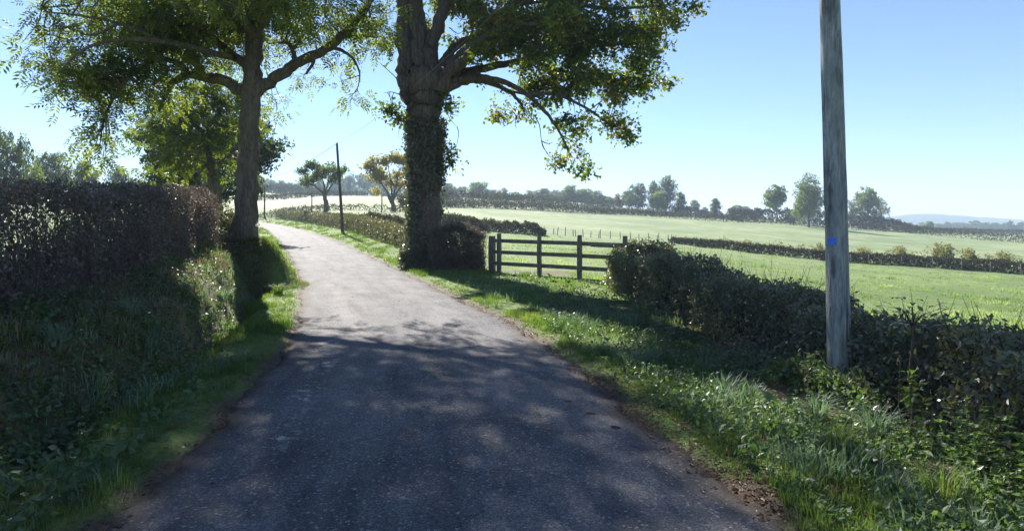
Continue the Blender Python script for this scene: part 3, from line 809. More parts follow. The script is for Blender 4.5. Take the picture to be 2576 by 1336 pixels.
PROTO = {
    'round': gen_tree('round', 1, M['far_leaf'], M['bark_far'], 9, 191, 8, 0.032, .25, .22, .46),
    'broad': gen_tree('round', 2, M['far_leaf'], M['bark_far'], 10, 217, 8, 0.032, .22, .16, .60),
    'tall': gen_tree('tall', 3, M['far_leaf'], M['bark_far'], 10, 191, 8, 0.027, .3, .15, .36),
    'light': gen_tree('round', 4, M['far_light'], M['bark_far'], 9, 191, 8, 0.034, .25, .2, .45),
    'rust': gen_tree('round', 5, M['far_rust'], M['bark_far'], 8, 153, 8, 0.034, .25, .18, .45),
    'bush': gen_tree('round', 6, M['far_leaf'], M['bark_far'], 9, 217, 9, 0.044, .12, .02, .75),
    'airy': gen_tree('tall', 8, M['far_leaf'], M['bark_far'], 9, 95, 7, 0.027, .4, .3, .42, .8),
    'ivy': gen_tree('tall', 9, M['far_leaf'], M['bark_far'], 9, 153, 8, 0.032, .2, .08, .30, 1.2),
    'crowned': gen_tree('round', 14, M['far_light'], M['bark_far'], 9, 179, 8, 0.034, .42, .42, .42),
}
def plant_tree(kind, name, xp, top, wpx, d, label, group=None, cat='tree', squash=None, rz=None):
    x, y = ptd(xp, d)
    z = gz(x, y)
    h = EYE + (HY - top) / F * d - z
    t, c = PROTO[kind]
    e = empty(name, (x, y, z - .05), label, cat, group, rz=RNG.uniform(0, 6.28) if rz is None else rz)
    to = link('trunk', t, e); co = link('crown', c, e); co['kind'] = 'stuff'
    base_w = {'round': .95, 'broad': 1.2, 'tall': .72, 'light': .95, 'rust': .92, 'bush': 1.45, 'airy': .85, 'ivy': .62, 'crowned': .9}[kind]
    w = wpx / F * d / base_w
    e.scale = (w, w, h)
    return e

# trees just behind the left hedge
def mid_tree(name, d, cols, trunkpts, r, limbs, ells, lmat, seed, dens, label, tm, per=9, size=.3, rad=.3):
    global parts, anch
    g = np.random.default_rng(seed)
    parts, anch = [], []
    add(trunkpts, r, d, 5, 10, .06)
    for q, rr in limbs: add(q, rr, d)
    an_ = np.concatenate(anch)
    cl = fill_clumps(ells, dens, g)
    parts += twigs(cl, an_, g, .014, 3, .7)
    x, y = ptd(cols, d)
    e = empty(name, (x, y, gz(x, y)), label, 'tree')
    child('trunk', merge(parts), M['bark_ash'], e, True)
    child('crown', merge([sprays(cl, per, rad, tm, size, g, .3)]), lmat, e, kind='stuff')
tmc = compound(3, 1.0, .38, .5)
mid_tree('field_ash_tree', 29.0, 542, [(542, 560), (541, 520), (540, 470), (537, 435), (530, 405), (520, 360), (525, 300)], [.40, .32, .28, .26, .17, .10, .04],
         [([(540, 440), (550, 415), (575, 395), (598, 365), (620, 330)], [.14, .11, .09, .07, .02]), ([(535, 430), (515, 412), (490, 400), (460, 380)], [.13, .1, .07, .02]),
          ([(525, 350), (560, 345), (590, 352)], [.06, .05, .02]), ([(520, 350), (490, 310), (460, 270)], [.08, .05, .02]), ([(525, 320), (560, 270), (600, 240)], [.07, .05, .02])],
         [(470, 290, 75, 60, 29, 1.6), (540, 270, 70, 55, 29.3, 1.5), (600, 300, 50, 55, 29.5, 1.2), (470, 370, 70, 55, 28.6, 1.3), (560, 350, 55, 45, 29.6, 1.0), (430, 330, 45, 50, 29, 1.0), (440, 420, 45, 40, 28.6, .9), (500, 430, 28, 28, 28, .5), (590, 410, 25, 30, 29.4, .5), (520, 220, 60, 35, 29, 1.0), (625, 250, 40, 35, 29, .8)],
         M['mid_leaf'], 31, 8.5, 'pale green ash tree with twin forks behind the left hedge', tmc, 9, .36, .36)
mid_tree('field_oak_tree', 44.0, 500, [(500, 540), (500, 500), (503, 450), (505, 400), (510, 340)], [.5, .42, .36, .28, .1],
         [([(503, 440), (450, 400), (410, 380)], [.2, .13, .03]), ([(503, 430), (560, 390), (620, 370), (670, 360)], [.2, .14, .08, .03]), ([(505, 400), (540, 350), (600, 330)], [.15, .1, .03])],
         [(420, 360, 45, 40, 44, 2.2), (440, 440, 55, 45, 44, 2.4), (520, 450, 60, 40, 45, 2.5), (590, 440, 45, 45, 45, 2.2), (480, 390, 70, 50, 45, 2.6), (560, 380, 60, 45, 45, 2.2), (650, 370, 40, 45, 44, 1.9), (680, 400, 24, 28, 44, 1.2), (655, 320, 30, 28, 44, 1.4), (390, 400, 24, 30, 44, 1.2), (600, 330, 50, 40, 45, 2), (420, 478, 40, 16, 44, 1.5), (560, 480, 50, 18, 45, 1.5)],
         M['mid_dark'], 37, 4.2, 'dark rounded oak tree in the field behind the left hedge', rosette(7, .07, .13, .08, 9), 11, 1.7, .42)
x, y = ptd(512, 41)
mid_tree('slender_tree', 40.0, 517, [(517, 545), (517, 500), (515, 460), (518, 420), (520, 380)], [.22, .2, .19, .15, .06], [([(515, 450), (495, 430), (480, 420)], [.08, .05, .02])],
         [(515, 415, 30, 30, 40, 1.0), (490, 425, 20, 20, 40, .7)], M['mid_dark'], 41, 3, 'slim pale-stemmed tree between the two trees behind the left hedge', rosette(7, .07, .13, .08, 9), 10, 1.5, .4)

# two lone field trees
mid_tree('pollard_tree', 92.0, 820, [(822, 534), (820, 515), (818, 500), (816, 487)], [.42, .34, .30, .34],
         [([(816, 490), (800, 475), (780, 463), (765, 460)], [.2, .14, .09, .04]), ([(817, 488), (815, 465), (808, 440)], [.18, .12, .04]), ([(818, 490), (832, 470), (848, 445)], [.18, .12, .04]), ([(817, 489), (825, 460), (828, 430)], [.14, .1, .04])],
         [(775, 440, 22, 15, 92, 1.3), (800, 425, 22, 14, 92, 1.4), (830, 422, 22, 11, 92, 1.4), (855, 435, 18, 16, 92, 1.2), (770, 460, 12, 9, 92, .8), (810, 450, 16, 12, 93, 1.0), (840, 455, 14, 10, 92, .8), (785, 418, 10, 6, 92, .6)],
         M['mid_leaf'], 43, 3.8, 'small pollarded tree with green crown in the far field beyond the roadside hedge', rosette(6, .09, .2, .13, 9), 8, 1.6, .36)
mid_tree('yellow_field_tree', 88.0, 988, [(990, 532), (988, 515), (984, 505), (978, 495)], [.38, .30, .27, .2],
         [([(986, 508), (975, 485), (955, 455), (945, 430)], [.2, .14, .08, .03]), ([(986, 508), (985, 480), (980, 440), (975, 410)], [.18, .13, .08, .03]), ([(988, 508), (998, 485), (1015, 465), (1035, 455)], [.18, .13, .08, .03]), ([(986, 505), (995, 470), (1005, 430)], [.15, .1, .03])],
         [(945, 415, 22, 17, 88, 1.2), (975, 402, 26, 14, 88, 1.4), (1005, 410, 22, 18, 88, 1.3), (935, 450, 14, 22, 88, .9), (1025, 435, 18, 22, 88, 1.1), (965, 440, 20, 18, 88.6, 1.1), (1000, 450, 18, 18, 88.6, 1.0), (945, 485, 8, 12, 88, .5), (985, 465, 14, 10, 88.6, .7)],
         M['far_yellow'], 47, 4.4, 'small tree with golden autumn leaves standing in the far field', rosette(6, .09, .2, .13, 9), 8, 1.6, .36)

# far trees
G = 'trees along the hilltop field edge'
for i, (a, b, w) in enumerate([(1124, 462, 46), (1158, 470, 48), (1205, 457, 54), (1240, 478, 34), (1290, 484, 36), (1332, 478, 40), (1366, 475, 44), (1400, 479, 46), (1470, 474, 44), (1498, 481, 40), (1526, 494, 34)]):
    plant_tree(['round', 'broad', 'light', 'round', 'bush', 'airy'][i % 6 if i != 2 else 2], 'hilltop_tree', a, b, w * 1.15, 318 + 14 * math.sin(i * 2.1), 'hazy bushy green tree in the row along the hilltop field edge', G)
for i, (a, b, w) in enumerate([(1140, 488, 50), (1180, 486, 50), (1226, 488, 46), (1252, 489, 44), (1278, 490, 44), (1310, 488, 46), (1350, 486, 50), (1385, 487, 50), (1418, 486, 46), (1452, 486, 46), (1484, 489, 44), (1512, 494, 46), (1545, 498, 44)]):
    plant_tree(['bush', 'broad'][i % 2], 'hilltop_bush', a, b, w, 308 + 9 * math.sin(i * 1.3), 'low hazy bush filling the row along the hilltop field edge', G, 'bush')
plant_tree('rust', 'hilltop_tree', 1265, 473, 32, 322, 'rusty-leaved tree among the green row along the hilltop field edge', G)
plant_tree('light', 'hilltop_tree', 1435, 465, 44, 300, 'tall light green tree standing proud of the row along the hilltop field edge', G)
G = 'clump of tall trees on the ridge'
plant_tree('rust', 'ridge_tree', 1559, 487, 34, 250, 'low rust-coloured tree at the end of the tall clump on the ridge', G)
plant_tree('round', 'ridge_tree', 1582, 481, 40, 246, 'small round green tree beside the rust-coloured one on the ridge', G)
plant_tree('broad', 'ridge_tree', 1606, 462, 58, 240, 'dense dark rounded tree in the clump on the ridge', G)
plant_tree('tall', 'ridge_tree', 1645, 455, 42, 246, 'narrow tree between the dark rounded one and the tallest one on the ridge', G)
plant_tree('tall', 'ridge_tree', 1678, 442, 66, 238, 'tallest tree of the clump on the ridge with stepped crown', G)
plant_tree('light', 'ridge_tree', 1656, 482, 44, 232, 'low light green tree in front of the tallest tree on the ridge', G)
plant_tree('ivy', 'ridge_tree', 1714, 481, 36, 240, 'ivy-covered half-bare tree at the open end of the clump on the ridge', G)
plant_tree('round', 'lone_far_tree', 1748, 504, 27, 330, 'small hazy round tree alone on the skyline past the ridge clump')
plant_tree('bush', 'lone_far_tree', 1772, 522, 22, 380, 'faint low bush on the skyline past the ridge clump')
plant_tree('ivy', 'stump_tree', 1801, 497, 34, 225, 'stubby ivy-clad tree with spiky bare top on the skyline')
G = 'trees over the dark far hedge'
plant_tree('bush', 'hedgerow_tree', 1866, 518, 62, 222, 'wide low bushy tree in the dark far hedge', G)
plant_tree('rust', 'hedgerow_tree', 1905, 526, 34, 226, 'small browned tree in the dark far hedge', G)
plant_tree('crowned', 'hedgerow_tree', 1954, 470, 60, 205, 'round pale green tree on a clear stem above the dark far hedge', G)
plant_tree('bush', 'hedgerow_tree', 1990, 530, 50, 212, 'dark bush beneath the tall two-tier tree in the far hedge', G)
plant_tree('light', 'hedgerow_tree', 2034, 462, 74, 182, 'tall ivy-bellied tree with pale green foliage in front of the far hedge', G)
plant_tree('airy', 'hedgerow_tree', 2034, 436, 92, 184, 'thin dead-topped tree rising through the pale ivy-bellied one', G)
plant_tree('airy', 'hedgerow_tree', 2143, 503, 46, 220, 'slim open tree at the edge of the trio just beyond the wooden pole', G)
plant_tree('crowned', 'hedgerow_tree', 2180, 477, 66, 220, 'tallest tree of the trio just beyond the wooden pole', G)
plant_tree('airy', 'hedgerow_tree', 2216, 497, 42, 222, 'thin layered tree at the far end of the trio beyond the wooden pole', G)
plant_tree('bush', 'hedgerow_tree', 2175, 532, 80, 218, 'dark undergrowth bush beneath the trio of trees beyond the pole', G)
plant_tree('light', 'hedgerow_tree', 2338, 556, 22, 300, 'small bright green round tree alone at the hedge end', G)
G = 'hazy trees in the distant valley'
for i, (a, b, w, d) in enumerate([(2362, 563, 30, 540), (2430, 566, 40, 520), (2490, 566, 44, 500), (2555, 566, 40, 480), (2262, 556, 22, 620), (2285, 560, 24, 640), (2315, 560, 24, 660), (2385, 558, 26, 560), (2405, 560, 26, 580), (2425, 560, 22, 600), (2447, 556, 34, 540), (2478, 559, 34, 520), (2505, 561, 32, 520), (2530, 560, 24, 500), (2545, 556, 16, 480), (2568, 558, 24, 500), (2590, 562, 26, 520)]):
    plant_tree(['round', 'broad', 'bush', 'tall'][i % 4], 'valley_tree', a, b, w, d, 'small hazy blue-green tree in the distant valley row', G)
G = 'trees across the left field'
plant_tree('broad', 'field_edge_tree', 18, 330, 120, 72, 'big yellow-green tree at the field edge above the left hedge', G)
plant_tree('light', 'field_edge_tree', 88, 415, 50, 78, 'yellowing bushy tree crouched beside the biggest tree across the left field', G)
plant_tree('round', 'field_edge_tree', 132, 388, 92, 96, 'grey-green spreading tree next to the yellowing bush across the left field', G)
plant_tree('round', 'field_edge_tree', 215, 408, 66, 120, 'hazy rounded tree standing clear of its neighbours across the left field', G)
plant_tree('tall', 'field_edge_tree', 300, 418, 68, 130, 'hazy upright tree behind the pale yellow bush across the left field', G)
plant_tree('light', 'field_edge_tree', 303, 455, 40, 98, 'pale yellow-green bush in front of the hazy upright tree', G)
plant_tree('bush', 'field_edge_tree', 262, 466, 34, 140, 'low hazy bush between the two hazy trees across the left field', G)
G = 'faint trees on the far left skyline'
for a, b, w in [(345, 452, 40), (370, 460, 40), (395, 458, 36), (330, 462, 30), (420, 462, 40)]:
    plant_tree('broad', 'skyline_tree', a, b, w, 330, 'faint blue tree on the skyline far behind the left hedge', G)
G = 'trees of the hazy wood on the hill'
for i, (a, b) in enumerate([(642, 448), (662, 446), (684, 452), (706, 455), (728, 461), (752, 462), (776, 456), (800, 452), (838, 448), (860, 442), (880, 438), (902, 439), (926, 442), (950, 446), (974, 448), (1000, 450), (1030, 456)]):
    plant_tree(['round', 'broad', 'tall', 'bush'][i % 4], 'hillside_wood_tree', a, b, 38, 430 + 20 * math.sin(i * 1.7), 'blue hazy tree in the wood on the hill beyond the bright field', G)
for i, (a, b, w, d) in enumerate([(715, 478, 26, 330), (745, 486, 22, 320), (775, 482, 24, 300), (895, 470, 26, 380), (690, 488, 30, 290)]):
    plant_tree(['airy', 'rust', 'bush'][i % 3], 'scrub_tree', a, b, w, d, 'small thin tree on the rough slope below the hazy wood', 'small trees on the rough slope')

# ------------------------------------------------------------------ hedges
def hedge(name, path, h, w, nleaf, leaf, lmat, label, seed, cat='hedge', group=None, ntwig=0, twigmat=None, hn=.12, tmpl=None, tall=0, gap=0.0, sides=None, twig_r=.006, taper=.85, lowfade=0.0, twigout=.1):
    """path: list of places (x, y); h: height (or list along the path); leaves fill a box-shaped, uneven body"""
    g = np.random.default_rng(seed)
    P = smooth_path(np.array(path), 8)
    seg = np.r_[0, np.cumsum(np.linalg.norm(np.diff(P, axis=0), axis=1))]
    Ltot = seg[-1]
    hs = np.interp(np.linspace(0, 1, 60), np.linspace(0, 1, len(np.atleast_1d(h))), np.atleast_1d(h)) if np.ndim(h) else np.full(60, h)
    def place(u, v, t):
        """u along, v across -1..1, t height 0..1 -> xyz"""
        x = np.interp(u, seg, P[:, 0]); y = np.interp(u, seg, P[:, 1])
        T = norm(np.stack([np.interp(u + .3, seg, P[:, 0]) - np.interp(u - .3, seg, P[:, 0]), np.interp(u + .3, seg, P[:, 1]) - np.interp(u - .3, seg, P[:, 1])], -1))
        Nn = np.stack([T[:, 1], -T[:, 0]], -1)
        bul = 1 + .16 * np.sin(u * 2.3 + seed) + .1 * np.sin(u * 6.1 + 2 * seed) + .08 * np.sin(u * 11 + t * 5)
        wx = w * .5 * v * bul * (1 - (1 - taper) * t)
        xy = np.stack([x, y], -1) + Nn * wx[:, None]
        hh = np.interp(u / Ltot, np.linspace(0, 1, 60), hs)
        top = hh * (1 + hn * (np.sin(u * 1.9 + seed) * .5 + np.sin(u * 4.7 + 1.7 * seed) * .35 + np.sin(u * 13 + seed) * .25))
        z = ground(xy[:, 0], xy[:, 1]) + t * top
        return np.concatenate([xy, z[:, None]], 1), Nn
    # leaves: mostly near the skin
    n = nleaf
    u = g.random(n) * Ltot
    v = np.sign(g.normal(size=n)) * (1 - np.abs(g.normal(size=n)) * .28); v = np.where(g.random(n) < .3, g.uniform(-1, 1, n), v)
    t = g.random(n) ** (.85 + lowfade); topm = g.random(n) < .3; t = np.where(topm, 1 - np.abs(g.normal(size=n)) * .06, t)
    v = np.where(topm, g.uniform(-1, 1, n), v); v = np.clip(v, -1.1, 1.1)
    if gap > 0:
        keep = (wnoise(u * 3.1, t * 4 + v, 1.0) + 1.2 * g.random(n)) > gap
        u, v, t = u[keep], v[keep], t[keep]; n = len(u)
    pos, Nn = place(u, v, t)
    pos += g.normal(size=pos.shape) * leaf * .5
    outw = np.concatenate([Nn * v[:, None], np.full((n, 1), .25)], 1)
    D = g.normal(size=(n, 3)) * .8 + outw + np.array([0, 0, -.2])
    fr = frames(D, outw + g.normal(size=(n, 3)) * .8)
    tm = tmpl or rosette(3, .25, 1.0, .6, seed)
    tone = np.clip(.5 + .35 * wnoise(u, t * 2, .7) * .6 + g.normal(size=n) * .22, 0, 1)
    L_ = inst(tm[0], tm[1], pos, fr, leaf * g.uniform(.6, 1.3, n), tone, g)
    loc = np.array([*P[len(P) // 2], 0]); loc[2] = gz(loc[0], loc[1])
    e = empty(name, loc, label, cat, group)
    child('foliage', L_, lmat, e, kind='stuff')
    if ntwig:
        tw = []
        uu = g.random(ntwig) * Ltot; vv = g.uniform(-1, 1, ntwig)
        b, _ = place(uu, vv * .6, np.zeros(ntwig)); tt = g.uniform(.55, 1.08 + tall * .1, ntwig)
        m_, _ = place(np.clip(uu + g.normal(size=ntwig) * .12, 0, Ltot), vv * .85, tt * .5)
        c, _ = place(np.clip(uu + g.normal(size=ntwig) * .3, 0, Ltot), vv, tt)
        c += g.normal(size=c.shape) * .05
        for i in range(ntwig):
            Q = smooth_path(np.array([b[i], m_[i], c[i]]), 2)
            tw.append(tube(Q, np.linspace(twig_r * g.uniform(.7, 1.8), .002, len(Q)), 3))
        # sprigs out of the top and sides
        k = ntwig // 2
        uu = g.random(k) * Ltot; vv = g.uniform(-1, 1, k)
        b, nn = place(uu, vv, g.uniform(.75, 1.0, k))
        for i in range(k):
            e2 = b[i] + norm(np.array([g.normal() * .5 + nn[i, 0] * vv[i] * .4, g.normal() * .5 + nn[i, 1] * vv[i] * .4, 1.0])) * g.uniform(.5, 1.8) * twigout
            tw.append(tube(np.array([b[i], (b[i] + e2) / 2 + g.normal(size=3) * .01, e2]), [twig_r * .6, twig_r * .5, .0015], 3))
        child('stems', merge(tw), twigmat or M['twig'], e, True, kind='stuff')
    return e

def at_s(yv, s):
    """place s metres to the right of the road's middle at distance yv"""
    i = np.argmin(abs(CLy - yv))
    return CL[i] + CLn[i] * s
OV = rosette(3, .5, 1.05, .6, 2)
hedge('hedge', [at_s(v, q) for v, q in ((-6, -4.75), (-2, -4.75), (2, -4.75), (5, -4.7), (8, -4.65), (11, -4.6), (14, -4.55), (16.6, -4.5), (19.5, -4.35))], [1.12, 1.12, 1.15, 1.18, 1.2, 1.3, 1.25, 1.2, 1.25], .95, 28000, .052, M['hedge_brown'],
      'tall clipped brown hedge on top of the left bank', 51, ntwig=2600, twigmat=M['twig_hedge'], hn=.13, gap=-.4, tmpl=OV, twig_r=.008, twigout=.2)
hedge('bramble_hedge', [(2.95, 14.2), (3.25, 12.5), (3.55, 10), (3.75, 8), (3.85, 6.2), (3.95, 4.6), (4.2, 3.0), (4.6, 1.0), (5, -1)], [1.0, 1.02, .95, .82, .74, .72, .74, .74, .7], 1.25, 26000, .055, M['hedge_bramble'],
      'dark bramble hedge running past the wooden pole', 53, ntwig=1300, twigmat=M['twig'], hn=.2, tmpl=OV, twigout=.26)
hedge('bramble_bush', [(3.0, 17.2), (3.3, 16.4), (3.55, 15.4), (3.45, 14.6)], [.95, 1.2, 1.2, 1.1], 1.15, 7000, .06, M['hedge_glossy'], 'sunlit glossy-leaved bush swallowing the end of the rail gate', 55, cat='bush', ntwig=260, hn=.2, tmpl=OV, twigout=.22)
hedge('hedge', [(-2.85, 22.6), (-2.0, 22.3), (-1.05, 21.9)], [1.4, 1.5, 1.5, 1.42], .75, 5600, .06, M['hedge_brown'], 'short dark clipped hedge between the oak and the gate post', 57, ntwig=700, twigmat=M['twig_hedge'], hn=.12, tmpl=OV, taper=1.0, twigout=.2)
hedge('undergrowth', [(-4.1, 23.5), (-3.4, 23.1), (-2.7, 23.0)], [.55, .8, .8], .7, 4200, .07, M['ivy'], 'dark ivy undergrowth round the foot of the oak', 58, cat='shrub', ntwig=80, hn=.2, tmpl=OV)
hedge('roadside_hedge', [at_s(v, s_) for v, s_ in ((29.5, 4.0), (33, 4.1), (38, 4.2), (44, 4.3), (50, 4.4), (58, 4.5), (68, 4.6), (80, 4.8), (95, 5), (108, 5))], [.95, 1.1, 1.15, 1.2, 1.2, 1.2, 1.2, 1.2, 1.2], 1.1, 10500, .125, M['hedge_sunny'],
      'neatly cut sunlit russet hedge along the far side of the lane', 59, ntwig=300, hn=.07, tmpl=OV, twig_r=.012)
x_ = [at_s(v, -4.6) for v in (20.5, 24, 28)]
hedge('autumn_shrub', [(-8.15, 17.7), (-8.3, 18.6), (-8.6, 19.6)], [1.65, 1.85, 1.6], .75, 3200, .07, M['hedge_sunny'], 'orange-tinted shrub glowing between the left hedge and the ash trunk', 60, cat='shrub', ntwig=60, hn=.15, tmpl=OV)

def fh(name, cols, h, w, n, leaf, mat, label, seed, **kw):
    hedge(name, [ptd(a, d) for a, d in cols], h, w, n, leaf, mat, label, seed, **kw)
fh('field_hedge', [(1690, 84), (1760, 80), (1850, 77), (2000, 75), (2100, 73), (2250, 69), (2400, 65), (2576, 60), (2750, 56)], [.6, .9, 1.0, 1.0, 1.05, 1.1, 1.1, 1.1], 1.4, 8500, .19, M['hedge_dark'], 'low flat-topped dark hedge edging the near meadow', 61, hn=.05, ntwig=240, twig_r=.012, twigout=.3)
fh('weed_strip', [(1740, 84), (1850, 80), (2000, 78), (2100, 76), (2250, 72), (2400, 68), (2576, 63), (2750, 59)], [.8, 1.1, 1.3, 1.3, 1.5, 1.9, 1.7, 1.5], 1.5, 4200, .17, M['weed_pale'], 'strip of tall pale weeds behind the low meadow hedge', 62, cat='weeds', hn=.3, ntwig=420, twigmat=M['twig_pale'], twig_r=.008, gap=.55, twigout=.35)
for a, d, h_, w_, n_ in [(2368, 67.5, 2.5, 2.4, 900), (2440, 65.5, 2.0, 1.4, 450), (2262, 70, 1.9, 1.6, 400), (2170, 72.5, 1.7, 1.1, 260), (2062, 75.5, 1.6, 1.3, 260), (2520, 63, 1.8, 1.2, 300)]:
    fh('meadow_bush', [(a - 12, d), (a, d), (a + 12, d)], [h_ * .5, h_, h_ * .6], w_, n_, .2, M['weed_pale'], 'straggly pale green bush sprouting behind the low meadow hedge', 100 + a, cat='bush', group='straggly bushes behind the meadow hedge', hn=.25, ntwig=30, twig_r=.012, gap=.3, twigout=.4)
fh('field_hedge', [(1480, 196), (1560, 200), (1680, 200), (1800, 198), (1950, 193), (2080, 190), (2200, 186), (2400, 180), (2576, 172), (2700, 168)], [1.2, 1.7, 1.9, 1.9, 1.9, 2.0, 2.0, 1.9], 2.4, 7000, .36, M['hedge_field'], 'long dark hedge along the top of the pale middle field', 63, hn=.10)
fh('scrub_strip', [(1105, 158), (1200, 168), (1300, 178), (1400, 190), (1500, 204), (1620, 214), (1720, 220)], [1.4, 1.7, 2.0, 1.8, 1.6, 1.4], 7.0, 7000, .38, M['hedge_field'], 'rough brown scrub strip between the two slopes beyond the gate', 64, cat='scrub', hn=.35)
fh('field_hedge', [(640, 112), (720, 112), (800, 108), (900, 106), (1020, 108), (1110, 176), (1180, 184), (1290, 204), (1400, 224), (1500, 234), (1620, 240), (1740, 240)][4:], [2.4, 2.6, 3.2, 3.4, 3.4, 3.2], 3.2, 7500, .45, M['hedge_field'], 'thick dark hedge below the hilltop field', 65, hn=.22)
fh('weed_strip', [(632, 118), (700, 114), (770, 104), (850, 98), (930, 95), (1030, 96)], [.9, 1.1, .9, .8, 1.0], 1.8, 7000, .15, M['hedge_field'], 'weedy strip along the bottom of the bright far field', 66, cat='weeds', hn=.4, gap=.3)
fh('field_hedge', [(620, 205), (690, 216), (760, 232), (850, 250), (940, 262), (1030, 266), (1110, 270), (1250, 280), (1400, 292), (1540, 300)], [1.6, 1.7, 1.6, 1.8, 2.0, 2.2], 2.6, 7000, .42, M['hedge_field'], 'hazy hedge along the crest of the bright far field', 67, hn=.2)
fh('field_hedge', [(630, 285), (700, 300), (780, 310), (880, 320)], [3, 4, 3], 14, 6000, .5, M['hedge_field'], 'hazy band of bushes on the slope below the wood', 68, cat='hedge', hn=.5)
fh('field_hedge', [(1835, 214), (1920, 216), (2000, 214), (2090, 214), (2160, 214), (2230, 216), (2300, 222)], [3.6, 4.2, 4.5, 4.2, 4.2, 3.6, 1.6], 4.0, 7000, .46, M['hedge_dark'], 'tall overgrown dark hedge under the trio of trees', 69, hn=.2)
fh('field_hedge', [(1690, 236), (1740, 238), (1800, 232), (1850, 226)], [3.5, 3.0, 1.4, 1.4], 4, 2200, .42, M['hedge_dark'], 'dark mounded hedge between the ridge clump and the stubby tree', 70, hn=.3)
fh('field_hedge', [(2300, 225), (2400, 240), (2500, 250), (2640, 260)], [1.8, 1.8, 1.9, 1.9], 2.6, 3500, .4, M['hedge_field'], 'low far hedge stepping down towards the distant valley', 71, hn=.12)
fh('field_hedge', [(2330, 420), (2450, 430), (2560, 440), (2680, 450)], 1.8, 3, 1600, .6, M['hedge_field'], 'faint hedge line across the distant valley', 72, hn=.2)
fh('bramble_mound', [(1105, 78), (1140, 77), (1180, 75), (1215, 74)], [.9, 1.4, 1.5, 1.0], 4.0, 3600, .2, M['hedge_field'], 'low dull bramble mound behind the short hedge', 73, cat='bramble', hn=.25, taper=.6)
fh('bramble_mound', [(1205, 82), (1250, 80), (1300, 80), (1340, 80), (1372, 80)], [.8, 1.3, 1.2, 1.5, .7], 3.6, 3600, .2, M['hedge_field'], 'long bramble mound at the start of the wire fence', 74, cat='bramble', hn=.3, taper=.6)
fh('bramble_mound', [(905, 62), (950, 62), (1000, 60)], [.8, 1.1, .8], 3, 1600, .18, M['hedge_field'], 'grey bramble mound in the field behind the russet roadside hedge', 75, cat='bramble', hn=.3, taper=.6)

# ------------------------------------------------------------------ far hills
def hills():
    n = 120
    xs = np.linspace(300, 1500, n)
    rows = []
    prof_ = np.interp(xs, [300, 800, 900, 960, 1010, 1080, 1150, 1260, 1400, 1500], [10, 14, 34, 40, 44, 41, 36, 28, 14, 6]) + 1.6 * wnoise(xs, xs * 0, 40) * .5
    for k, (yy, f) in enumerate([(1350, -.05), (1400, .45), (1450, .85), (1500, 1.0), (1570, .8), (1680, -.05)]):
        rows.append(np.stack([xs * (yy / 1500.), np.full(n, yy), prof_ * f], 1))
    V = np.concatenate(rows); m = len(rows)
    i = np.arange(m - 1)[:, None] * n; j = np.arange(n - 1)[None]
    Fc = np.stack([i + j, i + j + 1, i + n + j + 1, i + n + j], -1).reshape(-1, 4)
    m_ = leaf_mat('hill_woods', [(.04, .06, .025), (.07, .09, .03), (.12, .14, .05)], .0, patch=.02)
    tag(link('hills', make_mesh('hills', V, Fc, m_, np.random.default_rng(1).random(len(Fc)), True)), kind='structure')
hills()

# ------------------------------------------------------------------ poles, cables, gate, fences
def box_mesh(name, sx, sy, sz, mat, bev=.01, n=4, rng=np.random.default_rng(5)):
    """board or post with chamfered edges and a slightly uneven length"""
    hx, hy, hz = sx / 2, sy / 2, sz / 2
    zs = np.linspace(-hz, hz, n)
    ring = np.array([[-hx + bev, -hy], [hx - bev, -hy], [hx, -hy + bev], [hx, hy - bev], [hx - bev, hy], [-hx + bev, hy], [-hx, hy - bev], [-hx, -hy + bev]])
    V = []
    for k, z in enumerate(zs):
        f = 1.0 if 0 < k < n - 1 else 1 - bev / max(hx, hy)
        w = rng.normal(size=2) * .004 if 0 < k < n - 1 else 0
        V.append(np.c_[ring * f + w, np.full(8, z)])
    V = np.concatenate(V)
    i = np.arange(n - 1)[:, None] * 8; j = np.arange(8)[None]; j2 = (j + 1) % 8
    Fc = list(np.stack([i + j, i + j2, i + 8 + j2, i + 8 + j], -1).reshape(-1, 4))
    for b in (0, (n - 1) * 8):
        q = [[b, b + 7, b + 2, b + 1], [b + 7, b + 6, b + 3, b + 2], [b + 6, b + 5, b + 4, b + 3]]
        if b: q = [list(reversed(t)) for t in q]
        Fc += [np.array(t) for t in q]
    return make_mesh(name, V, np.array(Fc), mat)

def pole(name, base, top, r0, r1, mat, label, n=20, extra=None, group=None):
    base = np.asarray(base, float); top = np.asarray(top, float)
    g = np.random.default_rng(int(abs(base[0] * 100)))
    e = empty(name, base, label, 'utility pole', group)
    k = 24
    P = base + (top - base) * np.linspace(-.03, 1, k)[:, None]
    P[:, 0] += .012 * np.sin(np.linspace(0, 5, k)); R = np.linspace(r0, r1, k) * (1 + g.normal(size=k) * .012)
    V, Fc, R_ = tube(P, R, n, .012)
    child('shaft', (V, Fc, R_), mat, e, True)
    return e
near_b = px(2112, 1010, 6.0); near_b[2] = gz(near_b[0], near_b[1])
nb0 = px(2086, 0, 6.0)
ntop = near_b + (nb0 - near_b) * (7.0 - near_b[2]) / (nb0[2] - near_b[2])
np_ = pole('utility_pole', near_b, ntop, .112, .078, M['pole_wood'], 'weathered grey wooden utility pole with small blue plate by the bramble hedge', 28)
bp = px(2093, 607, 5.885)
pl = link('plate', make_mesh('plate', *(lambda V, Fc: (V, Fc))(*(lambda sx, sz, t: (np.array([[x, y - .0, z] for y in (-t, t) for x, z in ((-sx, -sz), (sx, -sz), (sx, sz), (-sx, sz))]), np.array([[0, 1, 2, 3], [7, 6, 5, 4], [0, 4, 5, 1], [1, 5, 6, 2], [2, 6, 7, 3], [3, 7, 4, 0]])))(.040, .033, .002)), M['blue']), np_)
pl.location = tuple(bp - near_b); pl['label'] = 'small bright blue rectangular plate'
